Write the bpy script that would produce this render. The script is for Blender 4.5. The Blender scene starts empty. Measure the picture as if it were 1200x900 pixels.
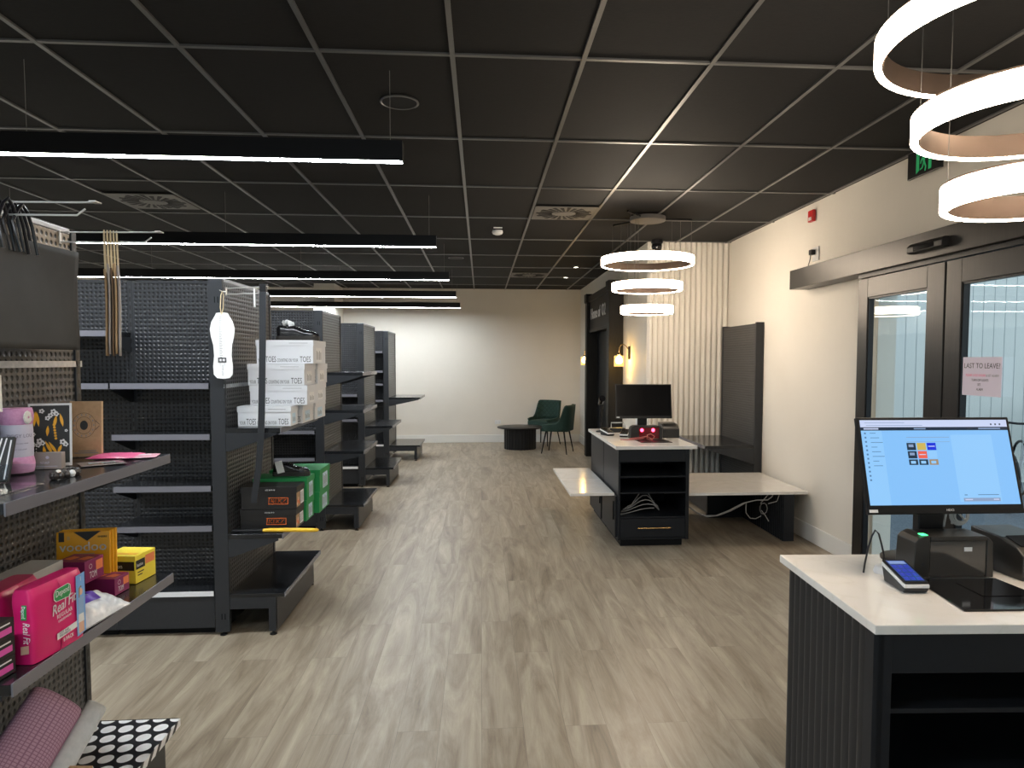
import bpy, math, random
from mathutils import Matrix, Vector
random.seed(4)
S = bpy.context.scene
COL = S.collection
R = math.radians

# ------------------------------------------------------------------ camera
F_PX, YAW, PITCH, ROLL, PPX, PPY = 818.63, .0724, .0551, .0013, 22.89, 17.74
cam_d = bpy.data.cameras.new('camera')
cam = bpy.data.objects.new('camera', cam_d)
COL.objects.link(cam)
fw = Vector((math.sin(YAW) * math.cos(PITCH), math.cos(YAW) * math.cos(PITCH), -math.sin(PITCH)))
rt = Vector((math.cos(YAW), -math.sin(YAW), 0))
up = rt.cross(fw)
r2 = rt * math.cos(ROLL) + up * math.sin(ROLL)
u2 = -rt * math.sin(ROLL) + up * math.cos(ROLL)
mw = Matrix((r2, u2, -fw)).transposed().to_4x4()
mw.translation = (0, 0, 1.6)
cam.matrix_world = mw
cam_d.sensor_width = 36
cam_d.sensor_fit = 'HORIZONTAL'
cam_d.lens = F_PX / 1200 * 36
cam_d.shift_x = -PPX / 1200
cam_d.shift_y = PPY / 1200
cam_d.clip_start = .05
S.camera = cam

# ------------------------------------------------------------------ light levels
S.view_settings.view_transform = 'Standard'
S.view_settings.look = 'None'
S.view_settings.gamma = 1
S.view_settings.use_curve_mapping = False
S.view_settings.exposure = 0.0
BAR_POWER = 118.0
RING_POWER = 35.0
BAR_COLOR = (.90, .96, 1.0)
RING_COLOR = (1.0, .83, .64)
SKY_POWER = 1.6
w = bpy.data.worlds.new('sky')
S.world = w
w.use_nodes = True
bg = w.node_tree.nodes['Background']
bg.inputs[0].default_value = (.72, .86, .97, 1)
bg.inputs[1].default_value = SKY_POWER

# ------------------------------------------------------------------ materials
def mat(name, col, rough=.5, metal=0, spec=.5, emit=None, es=1.0, alpha=None, coat=0):
    m = bpy.data.materials.new(name)
    m.use_nodes = True
    b = m.node_tree.nodes['Principled BSDF']
    b.inputs['Base Color'].default_value = (*col, 1)
    b.inputs['Roughness'].default_value = rough
    b.inputs['Metallic'].default_value = metal
    b.inputs['Specular IOR Level'].default_value = spec
    b.inputs['Coat Weight'].default_value = coat
    if emit:
        b.inputs['Emission Color'].default_value = (*emit, 1)
        b.inputs['Emission Strength'].default_value = es
    return m

class NT:
    def __init__(s, m):
        s.t = m.node_tree
        s.b = s.t.nodes['Principled BSDF']
    def n(s, typ, **kw):
        x = s.t.nodes.new(typ)
        for k, v in kw.items():
            if isinstance(v, (int, float, tuple)) and k in x.inputs:
                x.inputs[k].default_value = v
            else:
                setattr(x, k, v)
        return x
    def l(s, a, b):
        s.t.links.new(a, b)
    def math(s, op, a, b=None, clamp=False):
        x = s.t.nodes.new('ShaderNodeMath')
        x.operation = op
        x.use_clamp = clamp
        for i, v in enumerate((a, b)):
            if v is None: continue
            if isinstance(v, (int, float)): x.inputs[i].default_value = v
            else: s.l(v, x.inputs[i])
        return x.outputs[0]
    def coord(s, scale=(1, 1, 1), rot=(0, 0, 0)):
        tc = s.t.nodes.new('ShaderNodeTexCoord')
        mp = s.t.nodes.new('ShaderNodeMapping')
        mp.inputs['Scale'].default_value = scale
        mp.inputs['Rotation'].default_value = rot
        s.l(tc.outputs['Object'], mp.inputs[0])
        return mp.outputs[0]
    def ramp(s, fac, stops):
        x = s.t.nodes.new('ShaderNodeValToRGB')
        e = x.color_ramp.elements
        while len(e) < len(stops): e.new(.5)
        for i, (p, c) in enumerate(stops):
            e[i].position = p
            e[i].color = (*c, 1)
        s.l(fac, x.inputs[0])
        return x.outputs[0]
    def bump(s, h, strength=.3, dist=.01):
        x = s.t.nodes.new('ShaderNodeBump')
        x.inputs['Strength'].default_value = strength
        x.inputs['Distance'].default_value = dist
        s.l(h, x.inputs['Height'])
        s.l(x.outputs[0], s.b.inputs['Normal'])

def noisy(name, c1, c2, scale=20, rough=.5, stretch=(1, 1, 1), bump=0, metal=0, detail=4, spec=.5):
    m = mat(name, c1, rough, metal, spec)
    k = NT(m)
    no = k.n('ShaderNodeTexNoise', Scale=scale, Detail=detail)
    k.l(k.coord(stretch), no.inputs['Vector'])
    k.l(k.ramp(no.outputs[0], [(.3, c1), (.7, c2)]), k.b.inputs['Base Color'])
    if bump: k.bump(no.outputs[0], bump, .003)
    return m

def pegboard(name, col, hole=.0255, k0=.25):
    m = mat(name, col, .33)
    k = NT(m)
    tc = k.n('ShaderNodeTexCoord')
    sp = k.n('ShaderNodeSeparateXYZ')
    k.l(tc.outputs['Object'], sp.inputs[0])
    u = k.math('ADD', sp.outputs[0], sp.outputs[1])
    fu = k.math('SUBTRACT', k.math('FRACT', k.math('DIVIDE', u, hole)), .5)
    fv = k.math('SUBTRACT', k.math('FRACT', k.math('DIVIDE', sp.outputs[2], hole)), .5)
    d = k.math('SQRT', k.math('ADD', k.math('POWER', fu, 2.0), k.math('POWER', fv, 2.0)))
    col_o = k.ramp(d, [(0, (.0015,) * 3), (k0, (.002,) * 3), (k0 + .05, col), (1, col)])
    k.l(col_o, k.b.inputs['Base Color'])
    h = k.ramp(d, [(.12, (0, 0, 0)), (.40, (1, 1, 1))])
    k.bump(h, .9, .004)
    return m

def floor_mat():
    m = mat('oak_vinyl', (.4, .33, .26), .38)
    k = NT(m)
    co = k.coord((1, 1, 1), (0, 0, R(90)))
    br = k.n('ShaderNodeTexBrick')
    br.offset = .37
    k.l(co, br.inputs['Vector'])
    br.inputs['Scale'].default_value = 1
    br.inputs['Brick Width'].default_value = 1.25
    br.inputs['Row Height'].default_value = .182
    br.inputs['Mortar Size'].default_value = .0009
    br.inputs['Color1'].default_value = (.35, .35, .35, 1)
    br.inputs['Color2'].default_value = (.62, .62, .62, 1)
    br.inputs['Mortar'].default_value = (.18, .18, .18, 1)
    g1 = k.n('ShaderNodeTexNoise', Scale=1.0, Detail=8, Roughness=.66, Distortion=1.1)
    vo = k.n('ShaderNodeMapping')
    # shift the grain from plank to plank
    tc = k.n('ShaderNodeTexCoord')
    sx = k.n('ShaderNodeVectorMath', operation='MULTIPLY')
    k.l(tc.outputs['Object'], sx.inputs[0])
    sx.inputs[1].default_value = (9, 1.1, 1)
    ad = k.n('ShaderNodeVectorMath', operation='ADD')
    k.l(sx.outputs[0], ad.inputs[0])
    mu = k.n('ShaderNodeVectorMath', operation='SCALE')
    k.l(br.outputs['Color'], mu.inputs[0])
    mu.inputs['Scale'].default_value = 37
    k.l(mu.outputs[0], ad.inputs[1])
    k.l(ad.outputs[0], g1.inputs['Vector'])
    g2 = k.n('ShaderNodeTexNoise', Scale=1.0, Detail=6, Roughness=.7)
    s2 = k.n('ShaderNodeVectorMath', operation='MULTIPLY')
    k.l(tc.outputs['Object'], s2.inputs[0])
    s2.inputs[1].default_value = (120, 5, 1)
    k.l(s2.outputs[0], g2.inputs['Vector'])
    f = k.math('ADD', k.math('MULTIPLY', g1.outputs[0], .78), k.math('MULTIPLY', g2.outputs[0], .16))
    f = k.math('ADD', f, k.math('MULTIPLY', k.math('SUBTRACT', br.outputs['Color'], .48), .20))
    c = k.ramp(f, [(.22, (.085, .063, .042)), (.40, (.238, .190, .135)), (.54, (.350, .296, .222)), (.74, (.505, .445, .350))])
    mx = k.n('ShaderNodeMix', data_type='RGBA')
    k.l(br.outputs['Fac'], mx.inputs[0])
    k.l(c, mx.inputs[6])
    mx.inputs[7].default_value = (.17, .135, .105, 1)
    k.l(mx.outputs[2], k.b.inputs['Base Color'])
    k.bump(k.math('SUBTRACT', f, br.outputs['Fac']), .12, .002)
    return m

def stone_mat():
    m = mat('white_stone', (.8, .76, .7), .12)
    k = NT(m)
    no = k.n('ShaderNodeTexNoise', Scale=2.2, Detail=7, Distortion=2.2)
    k.l(k.coord(), no.inputs['Vector'])
    v = k.math('ABSOLUTE', k.math('SUBTRACT', no.outputs[0], .5))
    k.l(k.ramp(v, [(0, (.76, .73, .68)), (.015, (.80, .77, .72)), (.09, (.82, .79, .75))]), k.b.inputs['Base Color'])
    return m

def glass_mat(name, tint=(.93, .97, .97), ior=1.5):
    m = bpy.data.materials.new(name)
    m.use_nodes = True
    t = m.node_tree
    t.nodes.clear()
    o = t.nodes.new('ShaderNodeOutputMaterial')
    mx = t.nodes.new('ShaderNodeMixShader')
    tr = t.nodes.new('ShaderNodeBsdfTransparent')
    tr.inputs[0].default_value = (*tint, 1)
    gl = t.nodes.new('ShaderNodeBsdfGlossy')
    gl.inputs['Roughness'].default_value = .01
    lw = t.nodes.new('ShaderNodeLayerWeight')
    lw.inputs[0].default_value = .5
    p5 = t.nodes.new('ShaderNodeMath'); p5.operation = 'POWER'; p5.inputs[1].default_value = 5
    t.links.new(lw.outputs['Facing'], p5.inputs[0])
    f0 = ((ior - 1) / (ior + 1)) ** 2
    ma = t.nodes.new('ShaderNodeMath'); ma.operation = 'MULTIPLY_ADD'
    ma.inputs[1].default_value = 1 - f0; ma.inputs[2].default_value = f0
    t.links.new(p5.outputs[0], ma.inputs[0])
    t.links.new(ma.outputs[0], mx.inputs[0])
    t.links.new(tr.outputs[0], mx.inputs[1])
    t.links.new(gl.outputs[0], mx.inputs[2])
    t.links.new(mx.outputs[0], o.inputs[0])
    return m

M = {}
M['wall'] = noisy('painted_wall', (.76, .72, .65), (.78, .74, .67), 3, .75)
M['flute'] = mat('fluted_panel', (.74, .70, .635), .6)
M['trim'] = mat('trim_white', (.80, .79, .76), .45)
M['floor'] = floor_mat()
M['tile'] = noisy('ceiling_tile', (.0085, .0085, .009), (.0135, .0135, .014), 40, .75, (1, 7, 1), .15, spec=.2)
M['tbar'] = mat('ceiling_bar', (.15, .15, .15), .35, .5)
M['charcoal'] = noisy('charcoal_metal', (.022, .024, .028), (.027, .029, .033), 200, .36, bump=.05, spec=.35)
M['charcoal2'] = mat('charcoal_deck', (.011, .012, .014), .20)
M['peg'] = pegboard('pegboard_metal', (.021, .023, .028))
M['peg_side_lit'] = pegboard('pegboard_side_lit', (.062, .062, .064), k0=.29)  # lighter copy: ring lamp light put into the aisle side's colour
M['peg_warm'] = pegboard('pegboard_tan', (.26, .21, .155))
M['cap'] = mat('pale_cap', (.42, .43, .45), .4, .2)
M['strip'] = mat('ticket_strip', (.16, .16, .185), .25)
M['strip_clear'] = noisy('clear_strip', (.40, .42, .45), (.58, .60, .62), 45, .2)
M['black'] = mat('black_plastic', (.007, .007, .008), .38, spec=.3)
M['black_gloss'] = mat('black_gloss', (.006, .006, .007), .08)
M['dark_in'] = mat('dark_laminate', (.0045, .005, .006), .5, spec=.15)
M['navy'] = mat('counter_laminate', (.0120, .0138, .0175), .42, spec=.25)
M['rib'] = mat('ribbed_laminate', (.030, .029, .029), .42, spec=.35)
M['stone'] = stone_mat()
M['chrome'] = mat('chrome_wire', (.62, .61, .59), .28, .35)
M['brass'] = mat('brass', (.55, .38, .17), .25, 1)
M['bronze'] = mat('ring_bronze', (.22, .16, .125), .32, .7)
M['bar_glow'] = mat('bar_glow', (1, 1, 1), .5, emit=BAR_COLOR, es=BAR_POWER)
M['ring_glow'] = mat('ring_glow', (1, 1, 1), .5, emit=RING_COLOR, es=RING_POWER)
M['spot_glow'] = mat('spot_glow', (1, 1, 1), .5, emit=(1, .9, .75), es=14)
M['bulb'] = mat('bulb_glow', (1, .9, .6), .5, emit=(1, .70, .30), es=110)
M['glass'] = glass_mat('pane_glass')
M['amber_glass'] = glass_mat('amber_glass', (.95, .86, .62), 1.35)
M['cable_pale'] = mat('cable_pale', (.55, .53, .50), .5)
M['cable_lit'] = mat('pale_cable', (.20, .19, .18), .5)
M['screen_off'] = mat('screen_off', (.003, .003, .004), .22, spec=.08)
_t = M['amber_glass'].node_tree
_e = _t.nodes.new('ShaderNodeEmission'); _e.inputs[0].default_value = (1, .72, .28, 1); _e.inputs[1].default_value = .45
_a = _t.nodes.new('ShaderNodeAddShader')
_o = [n for n in _t.nodes if n.type == 'OUTPUT_MATERIAL'][0]
_t.links.new(_o.inputs[0].links[0].from_socket, _a.inputs[0]); _t.links.new(_e.outputs[0], _a.inputs[1]); _t.links.new(_a.outputs[0], _o.inputs[0])
M['clear'] = glass_mat('clear_acrylic', (.9, .93, .95), 1.45)
M['door'] = noisy('door_metal', (.036, .034, .032), (.044, .041, .038), 90, .34, (1, 1, .05), metal=.55)
M['white'] = mat('white_card', (.80, .80, .80), .5)
M['white_gloss'] = mat('white_gloss', (.82, .82, .82), .25)
M['paper'] = mat('paper', (.78, .78, .78), .7)
M['ink'] = mat('ink', (.03, .03, .03), .6)
M['grey_ink'] = mat('grey_ink', (.22, .22, .23), .6)
M['red'] = mat('red_plastic', (.55, .02, .02), .35)
M['green_sign'] = mat('green_sign', (.02, .35, .12), .4, emit=(.02, .5, .16), es=.22)
M['felt'] = noisy('green_fabric', (.010, .034, .026), (.017, .050, .039), 60, .8, bump=.2)
M['orange'] = mat('orange_ink', (.85, .16, .02), .5)
M['box_black'] = mat('black_card', (.011, .010, .010), .45)
M['box_green'] = mat('green_card', (.012, .24, .065), .5)
M['shoe'] = mat('black_leather', (.007, .007, .008), .22)
M['sole'] = mat('shoe_sole', (.020, .017, .014), .6)
M['yellow'] = mat('yellow_plastic', (.85, .52, .03), .35)
M['kraft'] = noisy('kraft_card', (.42, .27, .145), (.48, .315, .175), 80, .8)
M['kraft_dark'] = noisy('kraft_paper', (.30, .19, .10), (.38, .25, .14), 30, .8)
M['magenta'] = noisy('magenta_pack', (.62, .010, .13), (.72, .018, .165), 5, .28)
M['magenta_dark'] = mat('magenta_print', (.25, .004, .05), .35)
M['plum'] = mat('plum_card', (.24, .014, .10), .4)
M['coral'] = mat('coral_print', (.85, .24, .09), .5)
M['gold_pack'] = noisy('gold_pack', (.85, .42, .015), (.92, .47, .025), 4, .3)
M['lemon'] = mat('lemon_card', (.92, .74, .06), .4)
M['violet'] = mat('violet_label', (.10, .02, .42), .35)
M['skyblue'] = mat('sky_print', (.20, .42, .80), .4)
M['skin'] = mat('skin_print', (.75, .45, .32), .5)
M['denim'] = mat('denim_print', (.30, .45, .70), .5)
M['green_ink'] = mat('green_ink', (.03, .30, .08), .4)
M['pinkfab'] = noisy('pink_fabric', (.66, .30, .52), (.74, .38, .60), 120, .9, bump=.3)
M['lilac_band'] = mat('lilac_band', (.60, .58, .70), .6)
M['pink_ink'] = mat('pink_ink', (.80, .10, .28), .35)
M['taupe'] = mat('taupe_card', (.36, .31, .285), .55)
M['tote'] = noisy('charcoal_fabric', (.028, .029, .029), (.042, .043, .042), 6, .75)
M['rope'] = mat('black_cord', (.006, .006, .008), .3)
M['twine'] = mat('twine', (.62, .50, .32), .9)
M['cable_grey'] = mat('grey_cable', (.30, .29, .28), .4)
M['asphalt'] = noisy('asphalt', (.05, .062, .075), (.17, .20, .24), 90, .9)
M['clad'] = mat('pale_cladding', (.74, .74, .70), .6)
M['clad_blue'] = mat('pale_blue_render', (.52, .66, .80), .6)
M['blue_lid'] = mat('blue_screen', (.02, .03, .2), .2, emit=(.03, .05, .38), es=.8)
M['white_plastic'] = mat('white_plastic', (.78, .79, .80), .3)
M['foil'] = noisy('clear_bag', (.60, .63, .67), (.78, .80, .82), 45, .2, bump=.3)
M['stonebead'] = mat('brown_beads', (.035, .028, .025), .25)
M['mag_card'] = mat('lilac_paper', (.66, .60, .72), .6)

def notch():
    m = mat('slotted_metal', (.03, .032, .036), .36)
    k = NT(m)
    tc = k.n('ShaderNodeTexCoord')
    sp = k.n('ShaderNodeSeparateXYZ')
    k.l(tc.outputs['Object'], sp.inputs[0])
    f = k.math('FRACT', k.math('DIVIDE', sp.outputs[2], .05))
    k.l(k.ramp(f, [(.0, (.002, .002, .002)), (.55, (.002, .002, .002)), (.57, (.034, .036, .040)), (1, (.034, .036, .040))]), k.b.inputs['Base Color'])
    return m
M['notch'] = notch()

def grid_fabric():
    m = mat('pink_grid_mat', (.4, .2, .3), .8)
    k = NT(m)
    tc = k.n('ShaderNodeTexCoord')
    sp = k.n('ShaderNodeSeparateXYZ')
    k.l(tc.outputs['UV'], sp.inputs[0])
    a = k.math('ABSOLUTE', k.math('SUBTRACT', k.math('FRACT', k.math('MULTIPLY', sp.outputs[0], 100.)), .5))
    b = k.math('ABSOLUTE', k.math('SUBTRACT', k.math('FRACT', k.math('MULTIPLY', sp.outputs[1], 100.)), .5))
    d = k.math('MAXIMUM', a, b)
    k.l(k.ramp(d, [(.32, (.52, .32, .44)), (.44, (.30, .15, .24))]), k.b.inputs['Base Color'])
    k.bump(k.math('SUBTRACT', 1.0, d), .5, .002)
    return m
M['grid_mat'] = grid_fabric()

def dots():
    m = mat('polka_dots', (.01, .01, .01), .35)
    k = NT(m)
    tc = k.n('ShaderNodeTexCoord')
    sp = k.n('ShaderNodeSeparateXYZ')
    k.l(tc.outputs['Object'], sp.inputs[0])
    u = k.math('DIVIDE', sp.outputs[0], .062)
    v = k.math('DIVIDE', k.math('SUBTRACT', sp.outputs[1], k.math('MULTIPLY', sp.outputs[2], 1.0)), .066)
    row = k.math('MULTIPLY', k.math('FLOOR', v), .5)
    fu = k.math('SUBTRACT', k.math('FRACT', k.math('ADD', u, row)), .5)
    fv = k.math('SUBTRACT', k.math('FRACT', v), .5)
    d = k.math('SQRT', k.math('ADD', k.math('POWER', fu, 2.0), k.math('POWER', fv, 2.0)))
    k.l(k.ramp(d, [(.385, (.80, .80, .80)), (.40, (.010, .010, .012))]), k.b.inputs['Base Color'])
    return m
M['dots'] = dots()

def quilt():
    m = mat('quilted_fabric', (.012, .040, .030), .8)
    k = NT(m)
    tc = k.n('ShaderNodeTexCoord')
    sp = k.n('ShaderNodeSeparateXYZ')
    k.l(tc.outputs['Object'], sp.inputs[0])
    a = k.math('ADD', sp.outputs[0], sp.outputs[2])
    b = k.math('SUBTRACT', sp.outputs[0], sp.outputs[2])
    fa = k.math('ABSOLUTE', k.math('SUBTRACT', k.math('FRACT', k.math('DIVIDE', a, .09)), .5))
    fb = k.math('ABSOLUTE', k.math('SUBTRACT', k.math('FRACT', k.math('DIVIDE', b, .09)), .5))
    h = k.math('MAXIMUM', fa, fb)
    k.l(k.ramp(h, [(.40, (.016, .050, .038)), (.50, (.006, .022, .017))]), k.b.inputs['Base Color'])
    k.bump(k.math('SUBTRACT', 1.0, k.math('POWER', h, 3.0)), 1.0, .04)
    return m
M['quilt'] = quilt()

def scr(name, c, e=1.0):
    return mat('screen_' + name, (0, 0, 0), .3, emit=c, es=e)
M['s_bg'] = scr('blue', (.25, .565, 1.0), .95)
M['s_panel'] = scr('pale', (.295, .61, 1.0), .97)
M['s_top'] = scr('white', (.62, .70, .95), .95)
M['s_bar'] = scr('bar', (.008, .022, .05), 1)
M['s_dark'] = scr('dark', (.01, .03, .06), 1)
M['s_yel'] = scr('yellow', (.62, .46, .10), 1)
M['s_blue'] = scr('deep', (.005, .03, .72), 1)
M['s_red'] = scr('red', (.85, .12, .08), 1)
M['s_tan'] = scr('tan', (.35, .25, .15), 1)
M['s_grey'] = scr('grey', (.25, .35, .55), 1)
M['s_lineink'] = scr('ink', (.08, .20, .40), 1)
M['led_red'] = mat('red_led', (1, .1, .1), .3, emit=(1, .05, .12), es=9)
M['led_green'] = mat('green_led', (.1, 1, .3), .3, emit=(.05, .8, .25), es=2.5)
M['red_win'] = mat('red_window', (.16, .004, .01), .12)
M['smoke_glass'] = mat('smoke_panel', (.040, .036, .033), .07, spec=.9)


M['rose'] = mat('rose_packet', (.70, .33, .40), .4)
M['taupe_film'] = mat('taupe_film', (.22, .19, .18), .15)
M['paper_grey'] = mat('pale_grey_card', (.48, .48, .47), .6)
M['taupe_ink'] = mat('taupe_ink', (.55, .42, .22), .6)
M['rosebar'] = mat('rose_bar', (.72, .10, .42), .45)
M['red_cord'] = mat('red_cord', (.55, .12, .10), .45)

# ------------------------------------------------------------------ mesh helpers
class MB:
    def __init__(s):
        s.v, s.f, s.mi, s.m, s.uv = [], [], [], 0, {}
    def add(s, vs, fs, m=None):
        o = len(s.v)
        s.v += [tuple(x) for x in vs]
        for f in fs:
            s.f.append(tuple(i + o for i in f))
            s.mi.append(s.m if m is None else m)
        return o
    def box(s, x0, x1, y0, y1, z0, z1, m=None, T=None):
        vs = [Vector((x, y, z)) for z in (z0, z1) for y in (y0, y1) for x in (x0, x1)]
        if T is not None: vs = [T @ v for v in vs]
        s.add(vs, [(0, 2, 3, 1), (4, 5, 7, 6), (0, 1, 5, 4), (2, 6, 7, 3), (0, 4, 6, 2), (1, 3, 7, 5)], m)
        return s
    def quad(s, a, b, c, d, m=None):
        s.add([a, b, c, d], [(0, 1, 2, 3)], m)
        return s
    def prism(s, pts, fn, a, b, m=None):
        n = len(pts)
        vs = [fn(p, q, a) for p, q in pts] + [fn(p, q, b) for p, q in pts]
        fs = [tuple(range(n))[::-1], tuple(range(n, 2 * n))]
        fs += [(i, (i + 1) % n, n + (i + 1) % n, n + i) for i in range(n)]
        s.add(vs, fs, m)
        return s
    def tube(s, path, r, n=8, closed=False, m=None, cap=True):
        P = [Vector(p) for p in path]
        rr = r if isinstance(r, (list, tuple)) else [r] * len(P)
        k = len(P)
        o = len(s.v)
        prev = None
        for i, p in enumerate(P):
            if closed: t = P[(i + 1) % k] - P[i - 1]
            else: t = P[min(i + 1, k - 1)] - P[max(i - 1, 0)]
            t.normalize()
            if prev is None:
                a = Vector((0, 0, 1)) if abs(t.z) < .9 else Vector((1, 0, 0))
            else: a = prev
            b = t.cross(a)
            if b.length < 1e-6:
                b = t.cross(Vector((1, 0, 0)))
            b.normalize()
            a = b.cross(t).normalized()
            prev = a
            for j in range(n):
                w_ = 2 * math.pi * j / n
                s.v.append(tuple(p + (a * math.cos(w_) + b * math.sin(w_)) * rr[i]))
        for i in range(k if closed else k - 1):
            for j in range(n):
                q = (i + 1) % k
                s.f.append((o + i * n + j, o + i * n + (j + 1) % n, o + q * n + (j + 1) % n, o + q * n + j))
                s.mi.append(s.m if m is None else m)
        if cap and not closed:
            s.f.append(tuple(o + j for j in range(n))[::-1]); s.mi.append(s.m if m is None else m)
            s.f.append(tuple(o + (k - 1) * n + j for j in range(n))); s.mi.append(s.m if m is None else m)
        return s
    def lathe(s, prof, n=32, c=(0, 0, 0), m=None, ax='z', close=True):
        o = len(s.v)
        for (r, z) in prof:
            for j in range(n):
                w_ = 2 * math.pi * j / n
                x, y = r * math.cos(w_), r * math.sin(w_)
                if ax == 'z': q = (c[0] + x, c[1] + y, c[2] + z)
                elif ax == 'x': q = (c[0] + z, c[1] + x, c[2] + y)
                else: q = (c[0] + x, c[1] + z, c[2] + y)
                s.v.append(q)
        for i in range(len(prof) - 1):
            for j in range(n):
                s.f.append((o + i * n + j, o + i * n + (j + 1) % n, o + (i + 1) * n + (j + 1) % n, o + (i + 1) * n + j))
                s.mi.append(s.m if m is None else m)
        if close:
            for i, fl in ((0, 1), (len(prof) - 1, 0)):
                if prof[i][0] > 1e-5:
                    f = tuple(o + i * n + j for j in range(n))
                    s.f.append(f[::-1] if fl else f); s.mi.append(s.m if m is None else m)
        return s
    def grid(s, fn, nu, nv, m=None, uv=False):
        o = len(s.v)
        for i in range(nu + 1):
            for j in range(nv + 1):
                s.v.append(tuple(fn(i / nu, j / nv)))
                if uv: s.uv[len(s.v) - 1] = uv(i / nu, j / nv)
        for i in range(nu):
            for j in range(nv):
                a = o + i * (nv + 1) + j
                s.f.append((a, a + nv + 1, a + nv + 2, a + 1)); s.mi.append(s.m if m is None else m)
        return s
    def build(s, name, mats, parent=None, bevel=0, smooth=False, solid=0, sub=0, seg=2, fix=True):
        me = bpy.data.meshes.new(name)
        me.from_pydata(s.v, [], s.f)
        ms = mats if isinstance(mats, (list, tuple)) else [mats]
        for x in ms: me.materials.append(M[x] if isinstance(x, str) else x)
        for p, i in zip(me.polygons, s.mi): p.material_index = i
        if s.uv:
            ul = me.uv_layers.new(name='UVMap')
            for lp in me.loops: ul.data[lp.index].uv = s.uv.get(lp.vertex_index, (0, 0))
        if fix:
            import bmesh
            bm = bmesh.new(); bm.from_mesh(me)
            bmesh.ops.recalc_face_normals(bm, faces=bm.faces)
            bm.to_mesh(me); bm.free()
        if smooth:
            for p in me.polygons: p.use_smooth = True
            if smooth != 'all': me.set_sharp_from_angle(angle=R(40))
        me.update()
        o = bpy.data.objects.new(name, me)
        COL.objects.link(o)
        if parent: o.parent = parent
        if solid:
            d = o.modifiers.new('solid', 'SOLIDIFY'); d.thickness = solid; d.offset = 0
        if sub:
            d = o.modifiers.new('sub', 'SUBSURF'); d.levels = sub; d.render_levels = sub
        if bevel:
            d = o.modifiers.new('bevel', 'BEVEL'); d.width = bevel; d.segments = seg; d.limit_method = 'ANGLE'
            d.angle_limit = R(40)
        return o

def tag(o, label, cat, group=None, kind=None):
    o['label'] = label
    o['category'] = cat
    if group: o['group'] = group
    if kind: o['kind'] = kind
    return o

def thing(name, label, cat, loc=(0, 0, 0), rz=0, group=None):
    o = bpy.data.objects.new(name, None)
    o.empty_display_size = .05
    COL.objects.link(o)
    o.location = loc
    o.rotation_euler = (0, 0, rz)
    return tag(o, label, cat, group)

def dup(root, loc, rz=None, label=None):
    def cp(o, par):
        c = o.copy()
        COL.objects.link(c)
        if par: c.parent = par
        for ch in o.children: cp(ch, c)
        return c
    r = cp(root, None)
    r.location = loc
    if rz is not None: r.rotation_euler = (0, 0, rz)
    if label: r['label'] = label
    return r

def struct(name, mb, m, parent=None, **kw):
    o = mb.build(name, m, parent, **kw)
    if not parent: o['kind'] = 'structure'
    return o

def text(body, size, m, parent, loc, rot=(R(90), 0, 0), name='lettering', sx=1.0, shear=0, align='CENTER', ext=.0004, sp=1.0):
    cu = bpy.data.curves.new('t', 'FONT')
    cu.body = body
    cu.size = size
    cu.shear = shear
    cu.align_x = align
    cu.align_y = 'CENTER'
    cu.extrude = ext
    cu.space_character = sp
    cu.resolution_u = 3
    tmp = bpy.data.objects.new('t', cu)
    COL.objects.link(tmp)
    dg = bpy.context.evaluated_depsgraph_get()
    me = bpy.data.meshes.new_from_object(tmp.evaluated_get(dg))
    bpy.data.objects.remove(tmp)
    bpy.data.curves.remove(cu)
    me.materials.clear()
    me.materials.append(M[m])
    me.name = name
    o = bpy.data.objects.new(name, me)
    COL.objects.link(o)
    if parent: o.parent = parent
    o.location = loc
    o.rotation_euler = rot if not isinstance(rot, Matrix) else rot.to_euler()
    o.scale = (sx, 1, 1)
    return o
XZ = lambda p, q, a: (p, a, q)      # polygon in the x-z plane, extruded along y
YZ = lambda p, q, a: (a, p, q)
XY = lambda p, q, a: (p, q, a)
FACE_Y = (R(90), 0, 0)              # lettering read from the -y side
FACE_X = (R(90), 0, R(90))          # lettering read from the +x side
FACE_NX = (R(90), 0, R(-90))        # lettering read from the -x side

# ------------------------------------------------------------------ room shell
CZ = 2.98
XW, YF, XL, YB = 2.92, 13.66, -6.5, -3.0
struct('floor', MB().box(XL, XW + .2, YB, YF + .1, -.1, 0), 'floor')
struct('ceiling', MB().box(XL, XW + .2, YB, YF + .1, CZ + .006, CZ + .12), 'tile')
g = MB()
x = -.125 - .6 * 10
while x < XW:
    if x > XL: g.box(x - .011, x + .011, YB, YF, CZ - .004, CZ + .008)
    x += .6
y = 3.259 - 1.2 * 5
while y < YF:
    g.box(XL, XW, y - .011, y + .011, CZ - .003, CZ + .008)
    y += 1.2
struct('trim_1', g, 'tbar')
struct('wall_far', MB().box(XL, XW + .2, YF, YF + .12, 0, CZ + .1), 'wall')
struct('wall_left', MB().box(XL - .12, XL, YB, YF, 0, CZ + .1), 'wall')
wb = MB()
wb.box(XL, -3.2, YB - .12, YB, 0, CZ + .1).box(2.5, XW + .2, YB - .12, YB, 0, CZ + .1)
wb.box(-3.2, 2.5, YB - .12, YB, 0, .15).box(-3.2, 2.5, YB - .12, YB, 2.75, CZ + .1)
struct('wall_back', wb, 'wall')
wf = MB()
for q in (-3.2, -1.33, .57, 2.44): wf.box(q, q + .06, YB - .09, YB - .03, .15, 2.75)
wf.box(-3.14, 2.44, YB - .09, YB - .03, .15, .21).box(-3.14, 2.44, YB - .09, YB - .03, 2.69, 2.75)
wi = struct('added_window_1', wf, 'black')  # unseen shopfront window, added to let in fill light from behind
for q in (-3.14, -1.27, .63): MB().box(q, q + 1.81, YB - .064, YB - .058, .21, 2.69).build('pane', 'glass', wi)
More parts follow.
